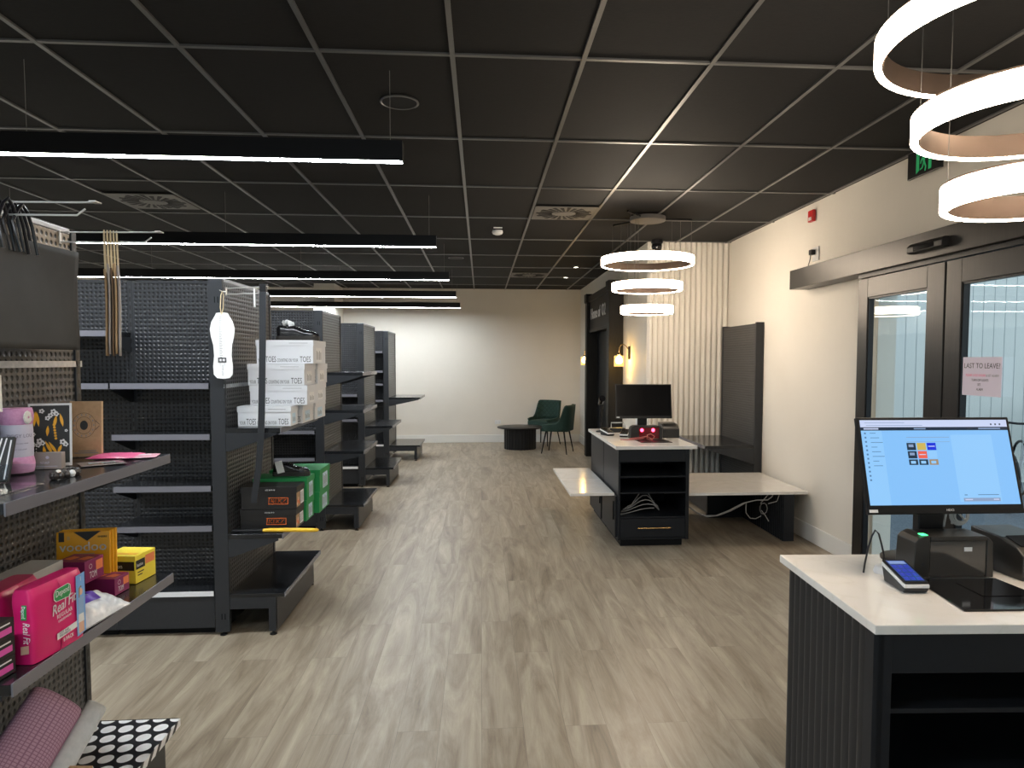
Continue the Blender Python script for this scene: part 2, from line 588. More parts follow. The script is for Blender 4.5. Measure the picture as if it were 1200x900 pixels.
DY0, DY1, DZ = 2.95, 4.97, 2.2
w_ = MB()
w_.box(XW, XW + .14, DY1, 8.25, 0, CZ + .1)
w_.box(XW, XW + .14, YB, DY0, 0, CZ + .1)
w_.box(XW, XW + .14, DY0, DY1, DZ, CZ + .1)
struct('wall_right', w_, 'wall')
# fluted feature wall that closes the entrance bay
f = MB()
f.box(1.95, XW - .0005, 8.13, 8.2495, 0, CZ + .1)
n_fl = 15
pw = (XW - 1.956) / n_fl
for i in range(n_fl):
    a = 1.955 + i * pw
    pts = [(a, 8.13), (a + pw * .12, 8.112), (a + pw * .3, 8.098), (a + pw * .5, 8.094), (a + pw * .7, 8.098), (a + pw * .88, 8.112), (a + pw, 8.13)]
    f.prism(pts, XY, 0, CZ + .1)
struct('wall_fluted', f, 'flute')
struct('wall_return', MB().box(1.95, 2.05, 8.25, YF, 0, CZ + .1), 'wall')
struct('trim_2', MB().box(-2.98, -2.62, 12.85, YF, 0, CZ), 'wall')
def skirting(name, x0, x1, y0, y1):
    o = MB().box(x0, x1, y0, y1, 0, .15)
    return struct(name, o, 'trim', bevel=.004)
skirting('baseboard_far', -2.6, 1.94, YF - .016, YF - .001)
skirting('baseboard_right', XW - .016, XW - .001, 5.0, 8.08)
skirting('baseboard_return', 1.934, 1.949, 11.72, YF - .02)
skirting('baseboard_left', XL + .001, XL + .016, YB, YF)

# dark portal with a sign over the opening
pt = MB()
pt.box(1.75, 1.95, 11.52, 11.70, 0, 2.66)
pt.box(1.75, 1.95, 9.50, 9.68, 0, 2.66)
pt.box(1.80, 1.95, 9.68, 11.52, 2.10, 2.60)
pt.box(1.735, 1.95, 11.50, 11.72, 2.56, 2.70)
pt.box(1.735, 1.95, 9.48, 9.70, 2.56, 2.70)
pt.box(1.775, 1.95, 9.70, 11.50, 2.56, 2.66)
pt.box(1.79, 1.95, 9.70, 11.50, 2.06, 2.11)
M['portal'] = noisy('dark_oak', (.010, .009, .008), (.017, .0155, .0135), 10, .5, (8, 8, .6), spec=.2)
po = struct('trim_3', pt, 'portal', bevel=.004)
text('Home of', .25, 'white_gloss', po, (1.798, 10.94, 2.345), FACE_NX, 'sign_lettering', ext=.004)
text('O2', .25, 'white_gloss', po, (1.798, 10.20, 2.345), FACE_NX, 'sign_lettering', ext=.004)
struct('dark_niche_1', MB().box(1.93, 1.948, 9.68, 11.52, 0, 2.10), 'dark_in')  # dark sheet standing in for the unlit niche beyond the opening

# ------------------------------------------------------------------ sliding entrance doors
def leaf(name, y0, y1, left, right):
    z1 = 2.20
    xo, xi = 2.795, 2.845
    m = MB()
    m.box(xo, xi, y1 - left, y1, .012, z1)
    m.box(xo, xi, y0, y0 + right, .012, z1)
    m.box(xo, xi, y0 + right, y1 - left, z1 - .14, z1)
    m.box(xo, xi, y0 + right, y1 - left, .012, .14)
    r = struct(name, m, 'door', bevel=.003)
    gk = MB()
    t = .012
    gk.box(xo + .008, xi - .004, y1 - left - t, y1 - left - .0005, .14, z1 - .14)
    gk.box(xo + .008, xi - .004, y0 + right + .0005, y0 + right + t, .14, z1 - .14)
    gk.box(xo + .008, xi - .004, y0 + right + t, y1 - left - t, z1 - .14 - t, z1 - .1405)
    gk.box(xo + .008, xi - .004, y0 + right + t, y1 - left - t, .1405, .14 + t)
    gk.build('glazing_bead', 'black', r)
    MB().box(2.824, 2.830, y0 + right + .002, y1 - left - .002, .142, z1 - .142).build('pane', 'glass', r)
    return r
leaf('door_2', 4.062, 5.03, .125, .165)
leaf('door_3', 2.98, 4.045, .135, .135)
hd = thing('sliding_door_operator', 'long dark grey sliding door header box mounted above the glass doors', 'door header', (2.835, 4.0, 2.235))
h = MB().box(-.085, .084, -1.05, 2.10, 0, .165)
h.build('housing', 'door', hd, bevel=.003)
MB().box(-.05, .06, -1.05, 1.02, -.030, -.001).build('track', 'black', hd)
sn = thing('motion_sensor', 'black motion sensor fixed to the sliding door header', 'sensor', (2.748, 4.13, 2.275))
s_ = MB().prism([(0, 0), (0, .062), (-.03, .062), (-.05, .04), (-.05, .006), (-.035, 0)], XZ, -.17, .17)
s_.build('housing', 'black', sn, bevel=.004)
MB().box(-.0515, -.050, -.10, .10, .010, .036).build('lens', 'black_gloss', sn)

nt = thing('paper_notice', 'white printed notice taped to the inside of the sliding glass door', 'sign', (2.792, 3.715, 1.405))
MB().box(-.0015, .0015, -.152, .152, 0, .218).build('sheet', 'mag_card', nt)
T_ = dict(parent=nt, rot=FACE_NX, name='printed_lettering', ext=.0002)
text('LAST TO LEAVE?', .041, 'ink', loc=(-.002, 0, .168), sx=.95, **T_)
text('PLEASE LOCK DOORS', .019, 'pink_ink', loc=(-.002, .045, .115), sx=.85, **T_)
text('& SET ALARM', .019, 'grey_ink', loc=(-.002, -.085, .115), sx=.85, **T_)
text('TURN OFF LIGHTS', .019, 'ink', loc=(-.002, .01, .088), sx=.85, **T_)
text('SET', .019, 'ink', loc=(-.002, .015, .063), sx=.85, **T_)
text('ALARM', .019, 'ink', loc=(-.002, .01, .036), sx=.85, **T_)

# ------------------------------------------------------------------ outside the doors
struct('exterior_ground', MB().box(XW + .2, 26, -4, 22, -.16, -.06), 'asphalt')
ec = MB()
ec.box(4.98, 16, 9.0, 9.2, -.06, 6.0)
struct('exterior_wall', ec, 'clad')
gr = MB()
M['clad_joint'] = mat('cladding_joint', (.42, .45, .46), .7)
xx = 5.05
while xx < 12:
    gr.box(xx, xx + .007, 8.996, 9.0005, -.06, 6.0)
    xx += .155
struct('trim_4', gr, 'clad_joint')
struct('exterior_pier', MB().box(4.55, 5.0, 8.6, 9.2, -.06, 6.0), 'clad_blue')
al = thing('fire_alarm', 'red alarm sounder on the pale outside wall seen through the glass door', 'alarm', (5.22, 8.98, 2.44))
MB().box(-.06, .06, -.06, .014, .05, .19).build('housing', 'red', al, bevel=.01)
MB().box(-.055, .055, -.045, .014, 0, .045).build('base', 'grey_ink', al, bevel=.006)

def bicycle(loc, rz, label, m):
    b = thing('bicycle', label, 'bicycle', loc, rz, 'bicycles parked outside')
    for xx in (-.5, .5):
        ring = [(xx + .33 * math.cos(t * math.pi / 12), 0, .34 + .33 * math.sin(t * math.pi / 12)) for t in range(24)]
        wh = MB().tube(ring, .017, 6, True).build('wheel', 'black', b, smooth=True)
        sp = MB()
        for t in range(0, 24, 2):
            sp.tube([(xx, 0, .34), ring[t]], .0025, 4)
        sp.build('spokes', 'chrome', wh)
    fr = MB()
    for a, c in (((-.5, 0, .34), (-.06, 0, .30)), ((-.06, 0, .30), (-.20, 0, .80)), ((-.18, 0, .74), (.34, 0, .78)),
                 ((-.06, 0, .30), (.36, 0, .70)), ((-.5, 0, .34), (-.18, 0, .74)), ((.5, 0, .34), (.33, 0, .86))):
        fr.tube([a, c], .02, 8)
    fr.build('frame', m, b, smooth=True)
    MB().tube([(.30, -.26, .92), (.33, -.1, .90), (.33, .1, .90), (.30, .26, .92)], .014, 8).build('handlebar', 'black', b, smooth=True)
    MB().box(-.32, -.08, -.06, .06, .80, .845).build('saddle', 'black', b, bevel=.02)
    return b
bicycle((5.15, 7.9, -.06), R(74), 'white framed bicycle parked outside beside the pale blue pier', 'white_plastic')
bicycle((5.95, 7.7, -.06), R(70), 'silver bicycle parked outside, first one right of the monitor stand', 'chrome')
bicycle((6.5, 7.7, -.06), R(68), 'white bicycle parked outside beyond the receipt printer', 'white_plastic')
bk = thing('glazed_trolley_bay', 'dark framed low glazed bay outside, right of the monitor', 'shelter', (7.0, 8.3, -.06))
m_ = MB()
for xx in (0, 1.1, 2.2): m_.box(xx, xx + .06, 0, .06, 0, 1.0)
m_.box(-.05, 2.31, -.06, .1, .92, 1.04)
m_.build('frame', 'black', bk)
MB().box(.061, 2.199, .02, .03, .2, .919).build('pane', 'glass', bk)

# ------------------------------------------------------------------ ceiling fittings
def swirl_vent(x0, y0, label):
    v = thing('ceiling_vent', label, 'vent', (x0 + .3, y0 + .3, CZ), 0, 'swirl vents in the ceiling')
    MB().box(-.285, .285, -.285, .285, -.012, -.0045).build('plate', 'vent', v, bevel=.002)
    MB().lathe([(.085, -.0160), (.085, -.0125)], 24).build('hub', 'vent', v)
    sl = MB()
    for i in range(24):
        a = i * math.pi / 12
        ln = .235 if i % 2 else .26
        c, s = math.cos(a), math.sin(a)
        p = [(.11, -.007), (ln, -.018), (ln, .018), (.11, .007)]
        sl.prism([(q[0] * c - (q[1] + .02) * s, q[0] * s + (q[1] + .02) * c) for q in p], XY, -.0145, -.0122)
    sl.build('slots', 'dark_in', v)
M['vent'] = mat('vent_grey', (.105, .10, .095), .45)
swirl_vent(.475, 6.26, 'square grey swirl vent in the ceiling between the light bars and the ring lamp')
swirl_vent(.475, 10.98, 'square swirl vent in the ceiling near the far wall')
M['vent2'] = M['vent']
swirl_vent(-3.125, 6.06, 'dark square swirl vent in the ceiling above the shelving on the left')
def speaker(x, y, label):
    v = thing('ceiling_speaker', label, 'speaker', (x, y, CZ), 0, 'round ceiling speakers')
    MB().lathe([(.100, .004), (.104, -.004), (.096, -.008), (.092, -.003)], 32, close=False).build('rim', 'tbar', v, smooth=True)
    MB().lathe([(0.001, -.004), (.092, -.004), (.092, .003)], 32).build('grille', 'dark_in', v)
speaker(-.43, 3.86, 'round flush ceiling speaker beside the nearest light bar')
speaker(-.33, 9.55, 'round flush ceiling speaker beyond the third light bar')
for lx, ly, lb in ((1.405, 10.33, 'small recessed downlight nearer the camera, before the dark portal'), (1.409, 11.62, 'small recessed downlight further away, by the dark portal')):
    v = thing('downlight', lb, 'light', (lx, ly, CZ), 0, 'recessed downlights')
    MB().lathe([(.045, .003), (.05, -.004), (.036, -.008), (.034, .0)], 24, close=False).build('bezel', 'black', v, smooth=True)
    MB().lathe([(.001, -.005), (.032, -.005), (.032, 0)], 20).build('lens', 'spot_glow', v)
v = thing('smoke_detector', 'small white smoke detector on the dark ceiling', 'detector', (.18, 7.5, CZ))
MB().lathe([(.055, -.0045), (.055, -.018), (.06, -.02), (.05, -.04), (.025, -.05), (.001, -.05)], 28).build('head', 'white_plastic', v, smooth=True)
MB().box(-.045, .045, -.20, -.17, -.012, -.0045).build('indicator', 'white_plastic', v)
v = thing('security_camera', 'dark dome security camera under the ceiling by the fluted wall', 'camera', (2.02, 7.98, CZ))
MB().lathe([(.065, -.0005), (.065, -.03), (.055, -.04)], 28).build('mount', 'black', v, smooth=True)
MB().lathe([(.055, -.041), (.06, -.07), (.052, -.105), (.03, -.125), (.001, -.13)], 28).build('dome', 'black_gloss', v, smooth=True)

def light_bar(y, label):
    x1, L_ = -.37, 5.0
    v = thing('pendant_light_bar', label, 'light', (x1, y, 2.55), 0, 'pendant light bars')
    b = MB()
    b.box(-L_, 0, -.032, -.026, 0, .095)
    b.box(-L_, 0, .026, .032, 0, .095)
    b.box(-L_, 0, -.026, .026, .085, .095)
    b.box(-.004, 0, -.026, .026, 0, .085)
    b.box(-L_, -L_ + .004, -.026, .026, 0, .085)
    b.build('housing', 'black', v)
    MB().box(-L_ + .005, -.005, -.0255, .0255, .001, .012).build('diffuser', 'bar_glow', v)
    for xx in (-.06, -1.72, -3.4, -4.9):
        MB().tube([(xx, 0, .095), (xx, 0, CZ - 2.551)], .0014, 6).build('cable', 'cable_lit', v)
bars = [(3.45, 'nearest black pendant light bar with glowing underside over the first aisle'),
        (5.98, 'second nearest black pendant light bar over the shelving'),
        (8.4, 'third black pendant light bar from the camera'),
        (10.68, 'second farthest black pendant light bar over the shelving'),
        (12.78, 'farthest black pendant light bar, before the far wall')]
for yy, lb in bars: light_bar(yy, lb)
# one unseen bar continues the run, added to light the foreground
light_bar(.9, 'pendant light bar over the aisle beside the camera')

def ring_pendant(x, y, label):
    v = thing('ring_pendant_lamp', label, 'lamp', (x, y, CZ), 0, 'three ring pendant lamps')
    rings = ((.442, 2.555), (.335, 2.313), (.25, 2.093))
    for rad, z in rings:
        zc = z - CZ
        t = .036
        fr = MB().lathe([(rad - .026, zc - t), (rad - .026, zc + t), (rad - .003, zc + t + .004), (rad - .003, zc + t - .002), (rad - .022, zc + t - .003), (rad - .022, zc - t + .002)], 72, close=False)
        fo = fr.build('ring_frame', 'bronze', v, smooth=True)
        MB().lathe([(rad - .020, zc - t - .004), (rad - .002, zc - t - .004), (rad, zc - t), (rad, zc + t - .003), (rad - .020, zc + t - .004)], 72, close=False).build('diffuser', 'ring_glow', fo, smooth=True)
    MB().lathe([(.17, -.0045), (.17, -.042), (.165, -.045), (.001, -.045)], 48).build('canopy', 'canopy', v, smooth=True)
    for k, a in enumerate((R(0), R(128), R(232))):
        c, s = math.cos(a), math.sin(a)
        T = Matrix.Rotation(a, 4, 'Z')
        MB().box(.171, .43, -.008, .008, -.03, -.014, T=T).build('arm', 'black', v)
        for rad, z in rings:
            r_ = rad - .012
            off = R(2 * k)
            p = (r_ * math.cos(a + off), r_ * math.sin(a + off))
            MB().tube([(p[0], p[1], -.03), (p[0], p[1], z - CZ + .04)], .0015, 5).build('cable', 'cable_lit', v)
M['canopy'] = mat('canopy_grey', (.22, .20, .18), .5)
ring_pendant(1.6, 6.69, 'three ring pendant lamp hanging over the far counter')
ring_pendant(1.62, 1.95, 'three ring pendant lamp at the top right over the near counter')

# ------------------------------------------------------------------ wall fittings on the right
v = thing('exit_sign', 'dark exit sign with green running figure hanging by the right wall', 'sign', (2.84, 4.37, 2.80))
MB().box(0, .02, -.17, .17, 0, .17).build('panel', 'black', v, bevel=.003)
MB().box(.002, .018, -.03, .20, .1705, .177).build('bracket', 'tbar', v)
fig = MB()
def flat(pts, m=0):
    fig.prism([(-p, q) for p, q in pts], lambda p, q, a: (a, p, q), -.0016, -.0001, m)
flat([(-.075, .02), (-.045, .035), (-.045, .15), (-.075, .155)])
flat([(.05, .02), (.08, .02), (.08, .155), (.05, .155)])
flat([(-.045, .145), (.05, .145), (.05, .155), (-.045, .155)])
flat([(.010 + .011 * math.cos(t * .7), .128 + .011 * math.sin(t * .7)) for t in range(9)])
flat([(-.012, .115), (.012, .112), (.014, .075), (-.004, .07)])
flat([(-.012, .114), (-.03, .095), (-.035, .075), (-.027, .073), (-.02, .09), (-.008, .1)])
flat([(.012, .110), (.03, .092), (.045, .096), (.045, .104), (.03, .102), (.014, .118)])
flat([(.0, .075), (.014, .078), (.03, .045), (.022, .018), (.012, .018), (.018, .044)])
flat([(-.004, .075), (.006, .07), (-.01, .04), (-.035, .034), (-.037, .042), (-.017, .047)])
fig.build('running_figure', 'green_sign', v)
v = thing('call_point', 'small red call point high on the right wall', 'alarm', (2.917, 6.02, 2.82))
MB().box(-.03, 0, -.045, .045, 0, .10).build('housing', 'red', v, bevel=.004)
MB().box(-.0325, -.0302, -.026, .026, .012, .04).build('label_plate', 'white', v)
v = thing('power_outlet', 'white power outlet with black plug above the door header', 'outlet', (2.917, 5.95, 2.47))
MB().box(-.01, 0, -.055, .055, 0, .12).build('plate', 'white_gloss', v, bevel=.002)
pl = MB().box(-.05, -.0105, -.005, .045, .055, .10).build('plug', 'black', v, bevel=.006)
MB().tube([(-.04, .02, .056), (-.042, .03, .01), (-.045, .05, -.03), (-.05, .02, -.06), (-.05, -.05, -.055)], .004, 6).build('cord', 'black', pl, smooth=True)
v = thing('power_outlet', 'small white double outlet low on the far wall behind the round table', 'outlet', (.33, YF - .002, .36))
MB().box(-.06, .06, -.01, 0, 0, .075).build('plate', 'white_gloss', v, bevel=.002)
sw = MB()
for q in (-.03, .03):
    for dx in (-.008, .006): sw.box(q + dx, q + dx + .003, -.0115, -.0101, .025, .04)
sw.build('sockets', 'grey_ink', v)

def sconce(y, label):
    v = thing('wall_sconce', label, 'lamp', (1.948, y, 1.62), 0, 'amber glass wall sconces')
    MB().box(-.022, 0, -.03, .03, 0, .17).build('backplate', 'black', v, bevel=.004)
    MB().tube([(-.023, 0, .13), (-.05, 0, .17), (-.085, 0, .195), (-.12, 0, .185), (-.14, 0, .15), (-.145, 0, .085)], .006, 8).build('arm', 'brass', v, smooth=True)
    MB().lathe([(.012, .084), (.022, .075), (.026, .055), (.012, .04)], 20, (-.145, 0, 0)).build('socket', 'brass', v, smooth=True)
    MB().lathe([(.001, .039), (.02, .035), (.044, .002), (.046, -.025), (.03, -.055), (.001, -.062)], 20, (-.145, 0, 0)).build('bulb', 'bulb', v, smooth=True)
    MB().lathe([(.028, .05), (.060, .045), (.064, .03), (.064, -.095), (.062, -.095), (.062, .028), (.058, .042), (.028, .047)], 28, (-.145, 0, 0), close=False).build('glass_shade', 'amber_glass', v, smooth=True)
sconce(9.05, 'amber glass wall sconce nearer the camera, right of the dark portal')
sconce(12.1, 'amber glass wall sconce beyond the dark portal, partly hidden')

# ------------------------------------------------------------------ gondola shelving
M['leg'] = M['charcoal']
def shelf_mesh(parent, x0, x1, y0, y1, z, name='shelf', side='x'):
    """steel shelf tray: lip on the +x side (end bays) or the -y side (rows)"""
    m = MB()
    m.box(x0, x1, y0, y1, z - .028, z)
    sh = m.build(name, 'charcoal2', parent, bevel=.002)
    if side == 'x':
        MB().box(x1 + .0002, x1 + .005, y0 + .004, y1 - .004, z - .032, z + .001).build('ticket_strip', 'strip', sh)
        for yy in (y0 + .001, y1 - .004):
            MB().prism([(x0, z - .0285), (x1 - .02, z - .0285), (x1 - .02, z - .04), (x0 + .02, z - .135), (x0, z - .135)], XZ, yy, yy + .003).build('bracket', 'charcoal', sh)
    else:
        MB().box(x0 + .004, x1 - .004, y0 - .005, y0 - .0002, z - .032, z + .001).build('ticket_strip', 'strip', sh)
        for xx in (x0 + .001, x1 - .004):
            MB().prism([(y1, z - .0285), (y0 + .02, z - .0285), (y0 + .02, z - .04), (y1 - .02, z - .12), (y1, z - .12)], YZ, xx, xx + .003).build('bracket', 'charcoal', sh)
    return sh

def foot(parent, x, y):
    MB().lathe([(.020, 0), (.020, .006), (.007, .008), (.007, .022)], 16, (x, y, 0)).build('levelling_foot', 'black', parent, smooth=True)

def end_bay(y0, L_, shelves, base_d, label, loc_x=-1.5, seam_h=.40, sgn=1, top=2.06, rail=None, warm=False):
    """single bay facing +x; pegboard between two uprights"""
    g = thing('gondola_end_bay', label, 'shelving', (loc_x, y0, 0), 0, 'gondola end bays')
    for yy in (0, L_ - .03):
        u = MB().box(-.04, .04, yy, yy + .03, .02, top)
        nm = u.build('upright', 'charcoal', g, bevel=.002)
        sl = MB()
        for zz in (1.925, .095):
            for xx in (-.006, .012): sl.box(xx, xx + .006, yy - .0006, yy - .0001, zz, zz + .035)
        # notched slots on the aisle side of the upright
        sl.build('slots', 'dark_in', nm)
        MB().box(.0401, .0406, yy + .010, yy + .020, .06, top - .03).build('slot_strip', 'notch', nm)
        foot(g, 0, yy + .015)
    z = .17
    zs = []
    while z < top - .03:
        zs.append((z, min(z + seam_h, top - .012))); z += seam_h
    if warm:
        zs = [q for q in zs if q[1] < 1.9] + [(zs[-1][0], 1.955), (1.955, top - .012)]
    for a, b in zs:
        MB().box(.012, .034, .0315, L_ - .0315, a + .001, b - .001).build('peg_panel', 'peg_warm' if (warm and a > 1.9) else 'peg_side_lit', g)
        MB().box(-.034, -.012, .0315, L_ - .0315, a + .001, b - .001).build('peg_panel', 'peg', g)
    MB().box(-.036, .036, .0315, L_ - .0315, top - .0115, top + .006).build('top_cap', 'cap', g, bevel=.002)
    MB().box(-.011, .011, .0315, L_ - .0315, .03, top - .013).build('core', 'charcoal2', g)
    for z, d in shelves:
        shelf_mesh(g, .0415, d, .0, L_, z)
    if rail:
        MB().box(.0345, .040, .0, L_ + .01, rail, rail + .022).build('perforated_rail', 'strip_clear', g)
    b = MB()
    zt = .245
    b.box(.0415, base_d, 0, L_, zt - .022, zt)
    dk = b.build('base_deck', 'charcoal2', g, bevel=.002)
    MB().box(base_d + .0002, base_d + .005, .004, L_ - .004, zt - .026, zt + .001).build('ticket_strip', 'strip', dk)
    kx = base_d - .045
    MB().box(kx - .004, kx, .012, L_ - .012, .018, zt - .0225).build('kick_plate', 'charcoal', g)
    for yy in (.001, L_ - .013):
        m = MB()
        m.box(.0415, kx - .0045, yy, yy + .012, .155, zt - .0225)
        m.box(kx - .045, kx - .0045, yy, yy + .012, .02, .155)
        m.build('base_bracket', 'charcoal', g)
        foot(g, kx - .022, yy + .006 if yy > .1 else yy + .006)
    return g

def row(y0, bays, label, top=2.075, dep=.275):
    """double sided run of bays; the shelves in view face -y"""
    x = -1.545
    g = thing('gondola_row', label, 'shelving', (x, y0, 0), 0, 'gondola rows')
    yb = dep
    xx = 0
    for bi, (wd, shelves) in enumerate(bays):
        xa, xb = xx - wd, xx
        for a, b in ((.05, .45), (.45, .85), (.85, 1.25), (1.25, 1.67), (1.67, top - .012)):
            MB().box(xa + .018 + (.018 if bi == len(bays) - 1 else 0), xb - .018 - (.019 if bi == 0 else 0), yb, yb + .018, a + .001, b - .001).build('peg_panel', 'peg', g)
        MB().box(xa + .037, xb - .037, yb + .05, yb + .068, .05, top - .012).build('rear_panel', 'peg', g)
        MB().box(xa + .037, xb - .037, yb - .002, yb + .07, top - .0115, top + .002).build('top_cap', 'charcoal', g)
        for ex in [xb - (.036 if bi == 0 else .0175)] + ([xa + .001] if bi == len(bays) - 1 else []):
            u = MB().box(ex + .001, ex + .034, yb + .001, yb + .067, .02, top).build('upright', 'charcoal', g)
            MB().box(ex + .012, ex + .020, yb + .0002, yb + .0008, .28, top - .03).build('slot_strip', 'notch', u)
        for z in shelves:
            shelf_mesh(g, xa + .002, xb - .002, .008, yb - .002, z, side='y')
        b = MB().box(xa + .001, xb - .001, .008, yb - .001, .238, .26)
        dk = b.build('base_deck', 'charcoal2', g)
        MB().box(xa + .004, xb - .004, .003, .0078, .234, .262).build('ticket_strip', 'strip_lit', dk)
        MB().box(xa + .001, xb - .001, .012, .016, .045, .2375).build('kick_plate', 'charcoal', g)
        MB().box(xa + .02, xb - .02, .06, .064, .0, .10).build('plinth', 'dark_in', g)
        MB().box(xa + .001, xb - .001, yb + .07, yb + .34, .0, .26).build('rear_base', 'charcoal', g)
        xx = xa
    return g
M['strip_lit'] = mat('deck_strip_lit', (.78, .78, .80), .22)  # near-white colour paints in light reflected off the deck's front edge

# row nearest the camera: only its end bay is in view
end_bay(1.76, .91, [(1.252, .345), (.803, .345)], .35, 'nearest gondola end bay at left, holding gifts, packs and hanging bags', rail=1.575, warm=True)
end_bay(4.10, .92, [(1.212, .345), (.595, .345)], .352, 'gondola end bay stacked with white, black and green shoe boxes', rail=1.44)
row(4.10, [(.55, (1.468, 1.176, .877, .645)), (.95, (1.765, 1.468)), (.95, (1.468, 1.176, .877))], 'dark pegboard gondola row just behind the hanging paper bags')
end_bay(6.61, .86, [(1.488, .40), (1.137, .40), (.753, .40)], .394, 'second empty gondola end bay with three shelves, behind the shoe boxes')
row(6.61, [(.62, (.944, .689)), (.95, (.944, .689))], 'gondola row behind the white shoe box stacks')
end_bay(8.88, .95, [(.775, .385)], .392, 'third empty gondola end bay with one shelf')
row(8.88, [(.62, (1.175, .86)), (.95, (1.175, .86))], 'gondola row between the second and third end bays')
end_bay(11.21, .95, [(1.012, .53)], .525, 'farthest gondola end bay with one deep shelf sticking out before the far wall')
row(11.21, [(.62, (1.748, 1.438, 1.233, .975)), (.95, (1.748, 1.438, 1.233, .975))], 'farthest gondola row with four shelves, before the far wall')

# bay against the right wall, facing -x
g = thing('gondola_end_bay', 'dark slatted gondola bay against the right wall with one deep shelf', 'shelving', (2.875, 7.04, 0), 0, 'gondola end bays')
for yy in (0, .99):
    u = MB().box(-.043, .04, yy, yy + .03, .02, 2.0).build('upright', 'charcoal', g, bevel=.002)
    foot(g, 0, yy + .015)
z = .17
while z < 1.98:
    b = min(z + .4, 1.988)
    MB().box(-.038, -.016, .0315, .9885, z + .001, b - .001).build('peg_panel', 'peg_side_lit', g)
    z += .4
MB().box(-.015, .036, .0315, .9885, .03, 1.99).build('core', 'charcoal2', g)
m = MB().box(-.56, -.044, 0, 1.02, .692, .72)
sh = m.build('shelf', 'charcoal2', g, bevel=.002)
MB().box(-.566, -.5602, .004, 1.016, .686, .722).build('ticket_strip', 'strip', sh)
for yy in (.001, 1.016):
    MB().prism([(-.044, .6915), (-.54, .6915), (-.54, .68), (-.06, .53), (-.044, .53)], XZ, yy, yy + .003).build('bracket', 'charcoal', sh)
m = MB().box(-.56, -.044, 0, 1.02, .223, .245).build('base_deck', 'charcoal2', g)
MB().box(-.525, -.521, .012, 1.008, .018, .222).build('kick_plate', 'charcoal', g)
for yy in (.001, 1.007):
    MB().box(-.52, -.044, yy, yy + .012, .155, .222).box(-.52, -.48, yy, yy + .012, .02, .155).build('base_bracket', 'charcoal', g)
    foot(g, -.5, yy + .006)

# ------------------------------------------------------------------ far counter (open front, drawer, fold shelf)
FC = thing('counter_cabinet', 'black counter cabinet with open shelves and a brass handled drawer', 'cabinet', (1.171, 5.861, 0))
W_, D_, H_ = .618, .72, .843
def panel(p, name, m, *b, bevel=.0015): return MB().box(*b).build(name, m, p, bevel=bevel)
panel(FC, 'side_panel', 'navy', 0, .018, 0.0, D_, .058, H_)
panel(FC, 'side_panel', 'navy', W_ - .03, W_, 0.0, D_, .058, H_)
panel(FC, 'back_panel', 'dark_in', .0185, W_ - .0305, D_ - .018, D_, .058, H_)
panel(FC, 'bottom_panel', 'navy', .0185, W_ - .0305, .012, D_ - .0185, .058, .076)
panel(FC, 'fascia', 'navy', .0185, W_ - .0305, .003, .022, .733, H_)
for z in (.598, .458, .245):
    panel(FC, 'shelf', 'navy', .0185, W_ - .0305, .008, D_ - .0185, z, z + .013)
dr = panel(FC, 'drawer', 'navy', .020, W_ - .032, .001, .020, .080, .242)
MB().tube([(.17, -.022, .165), (.455, -.022, .165)], .005, 8).tube([(.20, -.022, .165), (.20, .0008, .165)], .004, 6).tube([(.425, -.022, .165), (.425, .0008, .165)], .004, 6).build('handle', 'brass', dr)
panel(FC, 'plinth', 'dark_in', .028, W_ - .05, .03, D_ - .01, 0, .0575)
dv = panel(FC, 'door', 'navy', -.018, -.0005, .04, D_ - .03, .075, .43)
MB().box(-.030, -.0185, .09, .105, .22, .38).build('handle', 'black', dv)
FB = thing('counter_cabinet', 'black cabinet behind the open shelved counter, toward the far wall', 'cabinet', (1.171, 6.595, 0))
panel(FB, 'carcass', 'navy', 0, W_, 0, .74, .058, H_)
panel(FB, 'plinth', 'dark_in', .028, W_ - .05, .01, .72, 0, .0575)
dv = panel(FB, 'door', 'navy', -.018, -.0005, .02, .70, .075, .43)
MB().box(-.030, -.0185, .05, .065, .22, .38).build('handle', 'black', dv)
wt = tag(MB().box(1.142, 1.848, 5.83, 7.365, .8445, .875).build('worktop', 'stone', bevel=.003), 'white stone worktop lying on the far black counter', 'worktop')
fs = thing('fold_out_shelf', 'white stone side shelf on the left of the far counter', 'shelf', (1.152, 5.94, .43))
for a, b in ((0, .70), (.707, 1.42)):
    MB().box(-.385, 0, a, b, 0, .024).build('leaf', 'stone', fs, bevel=.002)
# low bench between the far counter and the right wall
lb = thing('low_bench', 'low cream stone bench on black ribbed base by the right wall', 'bench', (2.35, 5.95, 0))
for a, b in ((0, .58), (.587, 1.075)):
    MB().box(-.55, .545, a, b, .418, .442).build('top', 'stone', lb, bevel=.002)
def ribs_x(m, x, sx, y0, y1, z0, z1, pitch):
    """half-round ribs along y on the plane x, bulging toward sx"""
    n = max(1, round((y1 - y0) / pitch))
    p = (y1 - y0) / n
    for i in range(n):
        a = y0 + i * p
        pts = [(x - sx * .003, a)] + [(x + sx * .011 * math.sin(math.pi * t / 6) , a + p * (.08 + .84 * t / 6)) for t in range(7)] + [(x - sx * .003, a + p)]
        m.prism(pts, XY, z0, z1)
rb = MB().box(.33, .42, .0, 1.00, 0, .4175)
rb.build('base_panel', 'navy', lb)
r_ = MB(); ribs_x(r_, .33, -1, .0, .5, .0, .4175, .038); ribs_x(r_, .33, -1, .53, 1.0, 0, .4175, .038)
r_.build('ribbed_front', 'navy', lb, smooth=True)
MB().box(-.05, .318, .96, 1.00, 0, .4175).build('rear_panel', 'navy', lb)
c = MB()
def wob(pts, r, m): m.tube(pts, r, 6)
